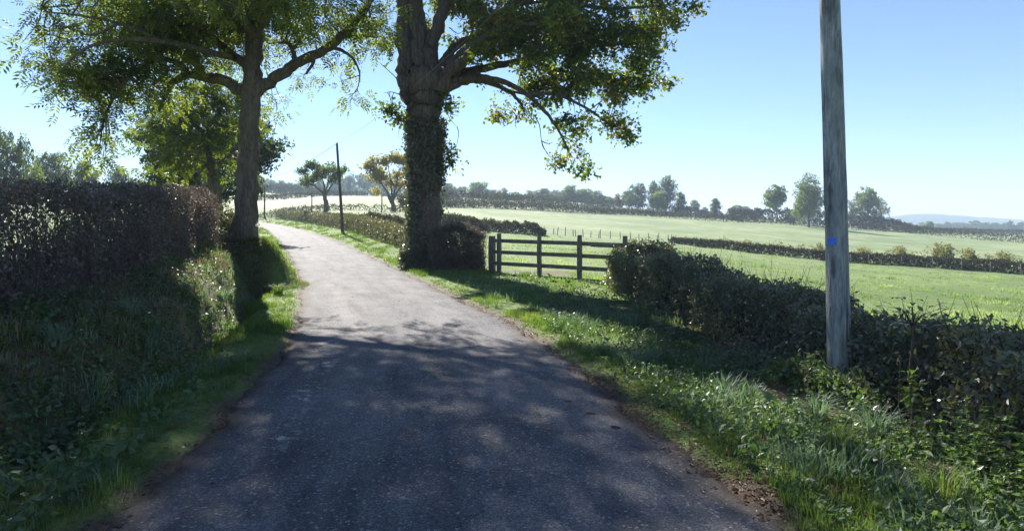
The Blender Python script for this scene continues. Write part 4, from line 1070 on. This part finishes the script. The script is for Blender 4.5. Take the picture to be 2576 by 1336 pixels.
for dx, dz in ((-.033, .026), (.033, .026), (-.033, -.026), (.033, -.026)):
    a = np.array([[dx, -.001, dz], [dx, -.006, dz]])
    nl = link('nail', make_mesh('nail', *tube(a, [.004, .003], 6)[:2], M['steel']), pl)
    nl.location = (0, -.002, 0)
G = 'dark wooden poles along the lane'
b1 = np.array([*ptd(862, 48), 0]); b1[2] = gz(b1[0], b1[1]); t1 = px(848, 362, 48)
p1 = pole('utility_pole', b1, t1, .13, .085, M['pole_dark'], 'slim dark wooden pole standing in the russet hedge beside the lane', 10, group=G)
b2 = np.array([*ptd(647, 104), 0]); b2[2] = gz(b2[0], b2[1]); t2 = px(641, 450, 104)
p2 = pole('utility_pole', b2, t2, .22, .16, M['pole_dark'], 'leaning dark pole at the bend where the lane disappears', 10, group=G)
b3 = np.array([*ptd(665, 118), 0]); b3[2] = gz(b3[0], b3[1]); t3 = px(666, 470, 118)
p3 = pole('utility_pole', b3, t3, .16, .12, M['pole_dark'], 'shorter upright dark pole just beyond the bend of the lane', 10, group=G)
for xp, top_, d in ((784, 484, 100), (960, 492, 92)):
    b = np.array([*ptd(xp, d), 0]); b[2] = gz(b[0], b[1])
    pole('field_stake', b, px(xp + 1, top_, d), .1, .08, M['pole_dark'], 'thin dark stake at the weedy edge of the bright far field', 8, group='stakes at the bright field edge')
for xp, top_, d in ((1216, 488, 178), (1433, 494, 220), (1655, 500, 228), (1757, 522, 228), (2425, 566, 320)):
    b = np.array([*ptd(xp, d), 0]); b[2] = gz(b[0], b[1])
    pole('far_pole', b, px(xp, top_, d), .12, .09, M['pole_dark'], 'thin faint pole among the far hedges', 8, group='faint poles across the fields')
# insulator on the lane pole
ins = tube(np.array([t1 - b1 + [0, 0, -.05], t1 - b1 + [0, 0, .05], t1 - b1 + [0, 0, .12]]), [.05, .07, .03], 8)
link('insulator', make_mesh('insulator', *ins[:2], M['steel']), p1)

def cable(name, a, b, sag, label, r=.012):
    t = np.linspace(0, 1, 40)[:, None]
    P = a + (b - a) * t; P[:, 2] -= sag * 4 * (t * (1 - t))[:, 0]
    V, Fc, R = tube(P, np.full(40, r), 6)
    o = link(name, make_mesh(name, V - a, Fc, M['wire'], R, True), None, a)
    tag(o, label, 'cable', 'overhead cables')
cable('overhead_cable', ntop + [0, 0, -.15], t1 + [0, 0, .03], .55, 'overhead cable crossing the oak from the weathered pole to the lane pole', .008)
cable('overhead_cable', t1 + [0, 0, .03], t2 + [0, 0, .02], .9, 'overhead cable sagging from the lane pole to the leaning pole at the bend', .02)
cable('overhead_cable', t2 + [0, 0, .02], t3 + [0, 0, .02], .1, 'short cable between the two poles at the bend', .02)

# rail gate
GA, GB = np.array([-.72, 21.7]), np.array([3.45, 19.25])
gd = norm(GB - GA); glen = np.linalg.norm(GB - GA); gn = np.array([gd[1], -gd[0]])
gate = empty('rail_gate', (*((GA + GB) / 2), gz(*((GA + GB) / 2))), 'wooden four-rail field gate closing the gap between short hedge and bush', 'gate')
gang = math.atan2(gd[1], gd[0])
def gplace(o, u, off, z, rot):
    p = GA + gd * u + gn * off
    o.parent = gate
    o.location = tuple(np.array([p[0], p[1], z]) - np.array(gate.location))
    o.rotation_euler = rot
def gu(xp):   # distance along the gate seen in column xp
    t = (xp - CX) / F
    return (t * GA[1] - GA[0]) / (gd[0] - t * gd[1])
rail_top = lambda u: 1.33 - .022 * u
railm = box_mesh('rail', .135, .045, glen + .1, M['gate_wood'], .008, 6)
for k in range(4):
    o = link('rail', railm)
    z = rail_top(glen / 2) - .07 - .40 * k
    gplace(o, glen / 2, 0 + .004 * k, z, (0, 0, 0))
    # board lies along the gate: its long axis (z) turned level
    ax = Vector((gd[0], gd[1], -.022)).normalized()
    q = ax.to_track_quat('Z', 'Y')
    o.rotation_mode = 'QUATERNION'
    # keep the broad face upright
    from mathutils import Matrix
    zax = ax; xax = Vector((0, 0, 1)) - zax * zax.z; xax.normalize(); yax = zax.cross(xax)
    o.rotation_quaternion = Matrix((xax, yax, zax)).transposed().to_quaternion()
o = link('rail', box_mesh('rail', .12, .04, 1.3, M['gate_wood'], .008, 4))
gplace(o, glen - .35, .09, rail_top(glen) - .10, (0, 0, 0)); o.rotation_mode = 'QUATERNION'
o.rotation_quaternion = Matrix((xax, yax, zax)).transposed().to_quaternion()
for xp, w, hh in ((1236, .22, 1.42), (1259, .15, 1.52), (1360, .14, 1.50), (1461, .15, 1.54), (1575, .15, 1.55)):
    u = gu(xp); p = GA + gd * u
    zb = gz(p[0], p[1]) - .15
    zt = rail_top(u) + (hh - 1.33)
    o = link('post', box_mesh('post', w, w * .8, zt - zb, M['gate_wood'], .012, 5))
    gplace(o, u, (.09 if xp != 1236 else -.05), (zt + zb) / 2, (0, 0, gang))
    if xp == 1236: o['label'] = 'thick darker hanging post'

# wire fence across the meadow
fen = empty('wire_fence', (*ptd(1500, 84), gz(*ptd(1500, 84))), 'line of thin rough stakes with wire across the meadow beyond the gate', 'fence')
g = np.random.default_rng(77)
pm = [make_mesh('post', *tube(np.array([[0, 0, -.2], [.02 * i, 0, .5], [.03 * i - .03, .02, 1.05]]), [.055, .05, .045], 6, .06)[:2], M['gate_wood'], smooth=True) for i in range(3)]
tops = []
for i, xp in enumerate([1369, 1393, 1402, 1422, 1442, 1448, 1467, 1486, 1506, 1510, 1535, 1560, 1585, 1608, 1632, 1653, 1658, 1681, 1690, 1700]):
    d = 86 - (xp - 1369) * .006
    x, y = ptd(xp, d); z = gz(x, y)
    o = link('post', pm[i % 3], fen, np.array([x, y, z]) - np.array(fen.location))
    o.rotation_euler = (g.normal() * .05, g.normal() * .06, g.random() * 6); sc_ = g.uniform(.85, 1.2); o.scale = (1.1, 1.1, sc_)
    tops.append((x, y, z))
T = np.array(tops)
for hgt in (.45, .85):
    V, Fc, R = tube(T + [0, 0, hgt], np.full(len(T), .006), 4)
    child('wire', (V, Fc, R), M['wire'], fen)
# stakes set into the low meadow hedge
for i, xp in enumerate([1962, 2036, 2112, 2185, 2268, 2345, 2420, 2492, 2570]):
    d = np.interp(xp, [1850, 2000, 2100, 2250, 2400, 2576], [77, 75, 73, 69, 65, 60]) - .85
    x, y = ptd(xp, d)
    o = link('fence_post', pm[i % 3], None, (x, y, gz(x, y))); o.rotation_euler = (0, g.normal() * .04, i)
    tag(o, 'thin pale stake against the front of the low meadow hedge', 'fence post', 'stakes along the meadow hedge')
# post and low rails between oak and roadside hedge
for xp, d, lab in ((1030, 27.5, 'short fence post between the oak trunk and the russet hedge'), (1104, 25.5, 'short fence post behind the oak beside the short hedge')):
    x, y = ptd(xp, d)
    o = link('fence_post', box_mesh('fence_post', .13, .12, 1.2, M['gate_wood'], .01), None, (x, y, gz(x, y) + .5)); tag(o, lab, 'fence post', 'short posts by the oak')

# ------------------------------------------------------------------ verge grass, weeds, fallen leaves
def tuft(nb, spread, lean, width, seed, segs=2):
    g = np.random.default_rng(seed)
    V, Fc = [], []
    for i in range(nb):
        a = g.random() * 6.283; r = spread * g.random() ** .5
        b = np.array([math.cos(a) * r, math.sin(a) * r, -.04])
        da = a + g.normal() * .9; dirn = np.array([math.cos(da), math.sin(da), 0]); sd_ = np.array([-dirn[1], dirn[0], 0])
        h = g.uniform(.55, 1.0); ln = lean * g.uniform(.3, 1.5)
        k = len(V) * 1
        if segs == 2:
            lv = [(0, 0, 1.0), (.6, .28, .85), (1.0, 1.0, .12)]
        else:
            lv = [(0, 0, 1.0), (1.0, .8, .15)]
        base = sum(len(v) for v in V)
        rows = []
        for t, o, w in lv:
            p = b + np.array([0, 0, h * (t - .25 * ln * o * o)]) + dirn * ln * o * h * .7
            rows += [p + sd_ * width * w * .5, p - sd_ * width * w * .5]
        V.append(np.array(rows))
        for s_ in range(len(lv) - 1):
            Fc.append([base + 2 * s_, base + 2 * s_ + 1, base + 2 * s_ + 3, base + 2 * s_ + 2])
    return np.concatenate(V), np.array(Fc)

def zframes(n, g, tilt=.12):
    a = g.random(n) * 6.283
    N3 = norm(np.stack([g.normal(size=n) * tilt, g.normal(size=n) * tilt, np.ones(n)], 1))
    return frames(np.stack([np.cos(a), np.sin(a), np.zeros(n)], 1), N3)

def su_points(n, ylo, yhi, slo, shi, g, power=1.0):
    """random places along the road between two offsets, thinning with distance"""
    yv = ylo * (yhi / ylo) ** (g.random(n) ** power) if ylo > 0 else g.uniform(ylo, yhi, n)
    i = np.clip(np.searchsorted(CLy, yv), 0, len(CL) - 1)
    s = g.uniform(0, 1, n) * (shi - slo) + slo
    xy = CL[i] + CLn[i] * s[:, None] + CLt[i] * g.uniform(-.1, .1, n)[:, None]
    z = ground(xy[:, 0], xy[:, 1])
    return np.c_[xy, z], s, yv

def scatter(name, P, tmpl, size, mat, g, rnd=None, fr=None):
    n = len(P)
    return inst(tmpl[0], tmpl[1], P, fr if fr is not None else zframes(n, g), size, rnd if rnd is not None else g.random(n), g)

g = np.random.default_rng(101)
T2 = [tuft(8, .45, .6, .05, k) for k in range(4)]
TF = [tuft(6, .6, .55, .13, 20 + k, 1) for k in range(3)]
def grass(name, zones, mat, seed):
    g = np.random.default_rng(seed)
    out = []
    for (n, ylo, yhi, slo, shi, smin, smax, near, thin) in zones:
        P, s, yv = su_points(n, ylo, yhi, slo, shi, g)
        den = .5 + .5 * wnoise(P[:, 0], P[:, 1], .45) * .8
        k = g.random(n) < np.clip(den + thin, .08, 1)
        if slo < 0:   # leave the lane clean and fade at its edge
            k &= (-s - HW) > .10 + .16 * g.random(n)
        else:
            k &= (s - HW) > np.interp(yv, [3, 9, 14, 25], [.10, .10, .10, .08]) + .2 * g.random(n)
        P = P[k]; m = len(P)
        sz = g.uniform(smin, smax, m) * (.75 + .5 * np.clip(wnoise(P[:, 0] + 9, P[:, 1], .8), -1, 1))
        sz = np.clip(sz, smin * .6, None)
        tone = np.clip(.5 + .3 * wnoise(P[:, 0], P[:, 1] + 5, .6) + g.normal(size=m) * .18, 0, 1)
        which = g.integers(0, 3, m)
        for q in range(3):
            w = which == q
            out.append(scatter(name, P[w], (T2 if near else TF)[q], sz[w], mat, g, tone[w]))
    V, Fc, R = merge(out)
    return tag(link(name, make_mesh(name, V, Fc, mat, R)), kind='stuff')

tag(grass('verge_grass', [(5600, 2.3, 9, -3.05, -1.8, .05, .15, True, .25), (4500, 9, 22, -3.0, -1.8, .07, .17, False, .35), (4000, 18.5, 60, -4.5, -1.8, .09, .2, False, .5), (1800, 60, 125, -5, -1.8, .16, .3, False, .5)], M['grass'], 111),
    'lush grass strip along the foot of the left bank', 'grass')
tag(grass('verge_grass', [(8000, 2.2, 9, 1.9, 3.7, .04, .12, True, .2), (7000, 8, 20, 1.9, 5.6, .05, .13, False, .3), (5200, 19, 60, 1.85, 4.6, .09, .2, False, .5), (2500, 60, 125, 1.85, 5, .16, .3, False, .5)], M['grass'], 113),
    'grass verge between the lane and the gate side hedges', 'grass')
tag(grass('dewy_grass', [(2600, 2.4, 11, 2.3, 3.8, .10, .24, True, -.25), (1500, 9, 18, 2.6, 5.0, .10, .22, False, -.25)], M['grass_blue'], 115), 'bluish dewy grass patches on the right verge', 'grass')
tag(grass('dewy_grass', [(1500, 2.6, 9, -3.3, -2.0, .10, .26, True, -.3), (1300, 3, 18, -4.3, -3.1, .09, .2, True, -.25)], M['grass_blue'], 117), 'bluish dewy grass patches on the left bank', 'grass')
# bank: grass and brown stalks on the slope beyond the hedge bottom
tag(grass('bank_grass', [(3800, 2.5, 18.5, -4.35, -2.95, .06, .17, True, -.05)], M['grass'], 119), 'thin grass growing on the face of the left bank', 'grass')

tag(grass('dead_grass', [(1500, 2.3, 12, 2.0, 4.0, .05, .14, True, -.35), (900, 2.4, 12, -3.2, -1.9, .05, .14, True, -.4), (2600, 2.5, 19, -4.6, -3.4, .07, .22, True, -.1)], M['straw'], 121), 'straw-coloured dead grass matted in the verges and at the hedge foot', 'grass')

# meadow grass
def meadow():
    g = np.random.default_rng(131)
    out = []
    n = 17000
    d = 10 * (80 / 10) ** g.random(n)
    t = g.uniform(-.12, .95, n)
    x = t * d; y = d
    s, idx = road_co(x, y)
    k = (s > 5.6) & ~((x < 6.5) & (y < 14) & (x < 5.2)) & (y > 8)
    mudd = np.hypot((x - .6) / 2.3, (y - 23.6) / 1.9) < .65
    k &= ~mudd | (g.random(n) < .1)
    x, y, d = x[k], y[k], d[k]
    z = ground(x, y)
    tone = np.clip(.45 + .5 * wnoise(x, y, 1.9) + g.normal(size=len(x)) * .15, 0, 1)
    sz = g.uniform(.045, .10, len(x)) * (1 + .6 * np.clip(wnoise(x, y + 40, 2.2), -.6, 1.5)) * (.75 + d / 70)
    V, Fc, R = scatter('meadow', np.c_[x, y, z], tuft(6, 1.2, .7, .24, 61, 1), sz, None, g, tone)
    tag(link('meadow_grass', make_mesh('meadow_grass', V, Fc, M['grass_field'], R)), 'short dewy grass of the near meadow', 'grass', kind='stuff')
    n = 6000
    d = 20 * (130 / 20) ** g.random(n); t = g.uniform(-.75, -.30, n)
    x, y = t * d, d
    s, _ = road_co(x, y); k = (s < -5.5); x, y = x[k], y[k]
    V, Fc, R = scatter('m', np.c_[x, y, ground(x, y)], tuft(7, 1.1, .7, .2, 62, 1), g.uniform(.08, .2, len(x)), None, g)
    tag(link('meadow_grass', make_mesh('meadow_grass', V, Fc, M['grass_field'], R)), 'dewy grass of the field behind the left hedge', 'grass', kind='stuff')
meadow()

# grass and leaves round the foot of the ash
def spur():
    g = np.random.default_rng(133)
    for nm, n, mt, sz, lab in (('spur_grass', 900, M['grass'], (.06, .16), 'grass clothing the spur of bank under the ash'), ('spur_grass', 700, M['straw'], (.05, .15), 'dry grass on the spur of bank under the ash')):
        a = g.random(n) * 6.283; rr_ = .3 + 1.3 * g.random(n) ** .6
        x = ASH[0] + np.cos(a) * rr_; y = ASH[1] + np.sin(a) * rr_
        V, Fc, R = scatter(nm, np.c_[x, y, ground(x, y)], T2[1], g.uniform(*sz, n), mt, g)
        tag(link(nm, make_mesh(nm, V, Fc, mt, R)), lab, 'grass', kind='stuff')
spur()
hedge('undergrowth', [(3.15, 6.7), (3.2, 6.0), (3.3, 5.4)], [.14, .24, .16], .7, 1300, .05, M['weed'], 'leafy undergrowth hiding the foot of the weathered pole', 158, cat='shrub', ntwig=60, hn=.3, tmpl=OV)

# low leafy weeds
def weeds(name, zones, tmpl, mat, label, seed, cat='weeds'):
    g = np.random.default_rng(seed)
    out = []
    for (n, ylo, yhi, slo, shi, smin, smax, hmax, thin) in zones:
        P, s, yv = su_points(n, ylo, yhi, slo, shi, g)
        k = g.random(n) < np.clip(.45 + .55 * wnoise(P[:, 0] + seed, P[:, 1] * 1.1, .55) + thin, .03, 1)
        P = P[k]; P[:, 2] += g.random(len(P)) ** 1.5 * hmax
        m = len(P)
        N_ = g.normal(size=(m, 3)) * .45 + np.array([.1 if slo < 0 else -.1, -.3, 1.0])
        a = g.random(m) * 6.283
        fr = frames(np.stack([np.cos(a), np.sin(a), g.normal(size=m) * .2], 1), N_)
        tone = np.clip(.5 + .3 * wnoise(P[:, 0], P[:, 1], .5) + g.normal(size=m) * .2, 0, 1)
        out.append(inst(tmpl[0], tmpl[1], P, fr, g.uniform(smin, smax, m), tone, g))
    V, Fc, R = merge(out)
    o = link(name, make_mesh(name, V, Fc, mat, R)); tag(o, label, cat, kind='stuff')
LW = rosette(4, .35, 1.0, .75, 12, .3)
weeds('bank_weeds', [(5600, 2.4, 18, -4.3, -2.85, .03, .07, .14, .05), (1500, 2.4, 8, -3.2, -2.1, .04, .08, .14, -.25)], LW, M['weed'], 'low leafy ground weeds on the left bank', 141)
weeds('verge_weeds', [(7000, 2.3, 10, 2.05, 3.9, .025, .06, .13, .05), (2500, 8, 19, 2.6, 5.4, .04, .075, .10, -.25)], LW, M['weed'], 'low leafy ground weeds on the right verge', 143)
weeds('ivy_ground_cover', [(3000, 2.4, 18, -4.5, -3.1, .03, .06, .12, .0), (1800, 3, 13, 3.4, 4.6, .03, .06, .4, .0)], LW, M['ivy'], 'dark ivy trailing over the bank and hedge foot', 145)
FL = leaf_quad(1.0, .6, 0, .2)
weeds('fallen_leaves', [(6000, 2.3, 30, 1.66, 2.15, .018, .042, .012, .25), (1800, 2.3, 20, 2.2, 4.5, .025, .055, .05, -.1), (2600, 2.3, 24, -2.3, -1.72, .022, .05, .012, .0), (9000, 2.4, 18, -4.4, -2.75, .025, .055, .06, .25), (700, 17.5, 21, -3.2, -2.2, .04, .08, .04, .4)], FL, M['litter'],
      'brown fallen leaves littering the lane edges and bank', 147, 'leaves')
weeds('fallen_leaves', [(260, 2.5, 24, -1.7, 1.7, .02, .05, .006, -.1)], FL, M['litter'], 'odd dry leaves lying on the asphalt', 148, 'leaves')

# ------------------------------------------------------------------ single plants
def bent_leaf(l, w, segs=4, arch=.5, seed=0):
    g = np.random.default_rng(seed)
    V, Fc = [], []
    for i in range(segs + 1):
        t = i / segs
        ww = w * (math.sin(math.pi * min(1, t * .92 + .06)) ** .8) * .5 + .002
        z = l * (.75 * t - arch * t * t); xx = l * (.55 * t + .35 * t * t)
        V += [[xx, -ww, z + ww * .25], [xx, 0, z], [xx, ww, z + ww * .25]]
    for i in range(segs):
        for j in range(2):
            b = i * 3 + j
            Fc.append([b, b + 1, b + 4, b + 3])
    return np.array(V), np.array(Fc)
def dock(name, xp, yp, d, n, l, label, seed, mat=None, tallness=.75):
    g = np.random.default_rng(seed)
    x, y = ptd(xp, d)
    e = empty(name, (x, y, gz(x, y)), label, 'plant')
    ms = [make_mesh('leaf', *bent_leaf(l, l * .36, 4, g.uniform(.25, .6), k), mat or M['nettle'], g.random(8), True) for k in range(3)]
    for i in range(n):
        o = link('leaf', ms[i % 3], e, (g.normal() * .03, g.normal() * .03, 0))
        o.rotation_euler = (g.normal() * .15, -g.uniform(-.5, .35), i * 2.4 + g.normal() * .3)
        s_ = g.uniform(.6, 1.1); o.scale = (s_, s_, s_)
    return e
dock('dock_plant', 1590, 735, 14.0, 9, .34, 'broad-leaved bright dock plant at the foot of the sunlit bush', 1, M['lime'])
dock('dock_plant', 1735, 890, 8.3, 7, .27, 'broad-leaved dock with two bright lobes on the shaded verge', 2, M['lime'])
dock('dock_plant', 1980, 1085, 5.3, 12, .24, 'spreading dark green dock rosette in the verge before the pole', 3, M['weed'])
dock('dock_plant', 1655, 825, 9.8, 5, .26, 'dull dock leaves against the bramble hedge foot', 4, M['weed'])
dock('dock_plant', 2090, 960, 5.75, 8, .2, 'dark leafy plant hugging the foot of the weathered pole', 5, M['weed'])
dock('dock_plant', 1390, 690, 18.2, 12, .32, 'pale leafy clump in front of the gate rails', 6)
dock('dock_plant', 1430, 700, 17.6, 12, .30, 'second pale leafy clump before the gate, nearer the bush', 7)

def tussock(xp, d, n, l, label, seed, mat):
    g = np.random.default_rng(seed)
    x, y = ptd(xp, d)
    tv, tf = tuft(n, .22, .9, .02, seed)
    e = empty('grass_tussock', (x, y, gz(x, y)), label, 'grass tussock')
    o = link('blades', make_mesh('blades', tv * l, tf, mat, g.random(len(tf))), e); o['kind'] = 'stuff'
tussock(330, 7.6, 150, .42, 'bluish drooping grass tussock high on the left bank', 201, M['grass_blue'])
tussock(140, 6.0, 110, .36, 'bluish grass tussock near the hedge bottom on the left bank', 202, M['grass_blue'])
tussock(560, 12.0, 120, .4, 'dim grass tussock on the bank below the hedge end', 203, M['grass_blue'])
tussock(700, 15.0, 160, .42, 'rounded green grass mound on the verge at the foot of the ash bank', 204, M['grass'])
tussock(2205, 4.6, 140, .38, 'long-bladed dark grass tussock beside the nettles', 205, M['grass_blue'])
tussock(2110, 4.4, 120, .3, 'bright upright grass tuft below the weathered pole', 206, M['grass'])
tussock(1910, 7.2, 120, .32, 'bluish grass tuft on the verge between dock leaves', 207, M['grass_blue'])
tussock(2060, 5.2, 110, .3, 'soft bluish grass tuft just before the weathered pole', 208, M['grass_blue'])
tussock(2360, 3.55, 100, .34, 'pale arching grass tuft in front of the nettle patch', 209, M['grass'])

def nettle_meshes(seed, h):
    g = np.random.default_rng(seed)
    P = smooth_path(np.array([[0, 0, -.02], [g.normal() * .03, g.normal() * .03, h * .5], [g.normal() * .06, g.normal() * .06, h]]), 3)
    st = tube(P, np.linspace(.004, .002, len(P)), 4)
    V, Fc, off, R = [], [], 0, []
    k = 9
    for i in range(k):
        t = .15 + .85 * i / (k - 1)
        c = P[int(t * (len(P) - 1))]
        for q in range(4):
            a = q * math.pi / 2 + i * 1.1 + g.normal() * .2
            D = np.array([math.cos(a), math.sin(a), g.uniform(-.35, .25)])
            fr = frames(D[None], np.array([[0, 0, 1.]]) + g.normal(size=(1, 3)) * .25)[0]
            tv, tf = bent_leaf(1.0, .62, 2, .5)
            l = g.uniform(.045, .075) * (1.1 - .4 * t)
            V.append((tv * l) @ fr.T + c); Fc.append(tf + off); off += len(tv); R += [g.random()] * len(tf)
    return make_mesh('stem', st[0], st[1], M['weed'], st[2], True), make_mesh('leaves', np.concatenate(V), np.concatenate(Fc), M['nettle'], R)
NM = [nettle_meshes(300 + k, 1.0 * h) for k, h in enumerate((.34, .42, .3, .38))]
g = np.random.default_rng(9)
def nettle(x, y, k, label, group, sc=1.0):
    e = empty('nettle_plant', (x, y, gz(x, y)), label, 'nettle', group, rz=g.random() * 6)
    link('stem', NM[k % 4][0], e); o = link('leaves', NM[k % 4][1], e); o['kind'] = 'stuff'
    e.scale = (sc, sc, sc)
for i in range(46):
    d = g.uniform(3.35, 4.5); xp = g.uniform(2300, 2640) + (4.0 - d) * 30
    x, y = ptd(xp, d)
    nettle(x, y, i, 'bright green nettle in the sunlit patch below the bramble hedge', 'nettles in the sunlit patch', g.uniform(.75, 1.1))
for i in range(30):
    d = g.uniform(3.7, 5.4); xp = g.uniform(1950, 2330)
    x, y = ptd(xp, d)
    nettle(x, y, i, 'small shaded nettle among the verge grass near the pole', 'nettles in the shaded verge', g.uniform(.4, .7))
for i in range(34):
    yv = g.uniform(2.9, 9); x, y = at_s(yv, g.uniform(-3.9, -2.5))
    nettle(x, y, i, 'shaded nettle growing on the foot of the left bank', 'nettles on the left bank', g.uniform(.5, .95))

def sapling():
    g = np.random.default_rng(401)
    x, y = ptd(2292, 4.75)
    z = gz(x, y)
    e = empty('sapling', (x, y, z), 'thin sapling with bright lime leaves low on its stem before the bramble hedge', 'sapling')
    P = smooth_path(np.array([[0, 0, -.02], [.01, 0, .25], [-.005, .01, .5], [.015, .0, .8], [.02, .02, 1.0]]), 4)
    V, Fc, R = tube(P, np.linspace(.010, .005, len(P)), 6)
    link('stem', make_mesh('stem', V, Fc, M['twig_pale'], R, True), e)
    ms = [make_mesh('leaf', *bent_leaf(.085, .045, 4, .7, k), M['lime'], g.random(8), True) for k in range(2)]
    for i in range(26):
        h = g.uniform(.26, .50)
        o = link('leaf', ms[i % 2], e, (g.normal() * .02, g.normal() * .02, h)); o.rotation_euler = (0, g.uniform(-.1, .7), g.random() * 6.28); k = g.uniform(.6, 1.1); o.scale = (k, k, k)
    tw = []
    md = make_mesh('leaf', *bent_leaf(.07, .032, 3, .5, 4), M['hedge_bramble'], g.random(6), True)
    for i in range(44):
        a = g.random() * 6.28; r = g.random() ** .5 * .2
        o = link('leaf', md, e, (.02 + math.cos(a) * r, .02 + math.sin(a) * r, g.uniform(.86, 1.1) - r * .3)); o.rotation_euler = (0, g.uniform(-.2, .6), a); k = g.uniform(.7, 1.2); o.scale = (k, k, k)
        if i % 5 == 0:
            tw.append(tube(np.array([[.015, .01, .85], [.02 + math.cos(a) * r * .5, .02 + math.sin(a) * r * .5, .95], [.02 + math.cos(a) * r, .02 + math.sin(a) * r, .98]]), [.004, .003, .0015], 3))
    V, Fc, R = merge(tw); link('twigs', make_mesh('twigs', V, Fc, M['twig'], R), e)
sapling()
# dry seed stalks beside it
for i, (xp, d, h) in enumerate(((2258, 4.7, .62), (2240, 4.6, .3), (2455, 3.9, .5), (2030, 5.6, .5))):
    x, y = ptd(xp, d)
    P = smooth_path(np.array([[0, 0, -.02], [.01, 0, h * .5], [-.02 * (i - 1), 0, h], [-.03 * (i - 1) - .02, 0, h * .97]]), 4)
    V, Fc, R = merge([tube(P, np.linspace(.004, .002, len(P)), 4), tube(P[-4:], [.003, .007, .007, .003], 5)])
    o = link('dry_stalk', make_mesh('dry_stalk', V, Fc, M['twig_pale'], R, True), None, (x, y, gz(x, y))); tag(o, 'dry brown seed stalk standing by the bramble hedge', 'stalk', 'dry stalks by the hedge')

# clods of mud on the lane's edge
def clods():
    g = np.random.default_rng(501)
    bm_ = []
    for k in range(3):
        u = np.array([[a, b] for b in np.linspace(0, math.pi / 2, 4) for a in np.arange(8) / 8 * 6.283])
        V = np.stack([np.cos(u[:, 0]) * np.cos(u[:, 1]), np.sin(u[:, 0]) * np.cos(u[:, 1]), np.sin(u[:, 1]) * .22], 1) * (1 + g.normal(size=(32, 1)) * .18)
        i = np.arange(3)[:, None] * 8; j = np.arange(8)[None]; j2 = (j + 1) % 8
        bm_.append(make_mesh('mud_clod', V, np.stack([i + j, i + j2, i + 8 + j2, i + 8 + j], -1).reshape(-1, 4), M['mud'], None, True))
    for i in range(30):
        yv = g.uniform(2.6, 8.5); s = HW - abs(g.normal()) * .22 + .02
        x, y = at_s(yv, s)
        o = link('mud_clod', bm_[i % 3], None, (x, y, gz(x, y) + .004)); k = g.uniform(.008, .03) if g.random() < .8 else g.uniform(.03, .055)
        o.scale = (k * g.uniform(.8, 1.5), k, k * .7); o.rotation_euler = (0, 0, g.random() * 6)
        tag(o, 'small dark clod of mud on the asphalt edge', 'mud clod', 'mud clods along the lane edge')
clods()

# ------------------------------------------------------------------ air
def haze():
    m, N, L = nmat('haze_air')
    out = N.new('ShaderNodeOutputMaterial')
    v = N.new('ShaderNodeVolumePrincipled')
    v.inputs['Color'].default_value = (.62, .79, 1.0, 1)
    v.inputs['Density'].default_value = HAZE
    v.inputs['Anisotropy'].default_value = 0.0
    L.new(v.outputs[0], out.inputs['Volume'])
    lo, hi, a = -8.0, 82.0, 2100.0
    V = np.array([[x, y, z] for z in (lo, hi) for x, y in ((-a, -a), (a, -a), (a, a), (-a, a))])
    Fc = np.array([[3, 2, 1, 0], [4, 5, 6, 7], [0, 1, 5, 4], [1, 2, 6, 5], [2, 3, 7, 6], [3, 0, 4, 7]])
    tag(link('haze', make_mesh('haze', V, Fc, m)), kind='stuff')
HAZE = .00062
haze()
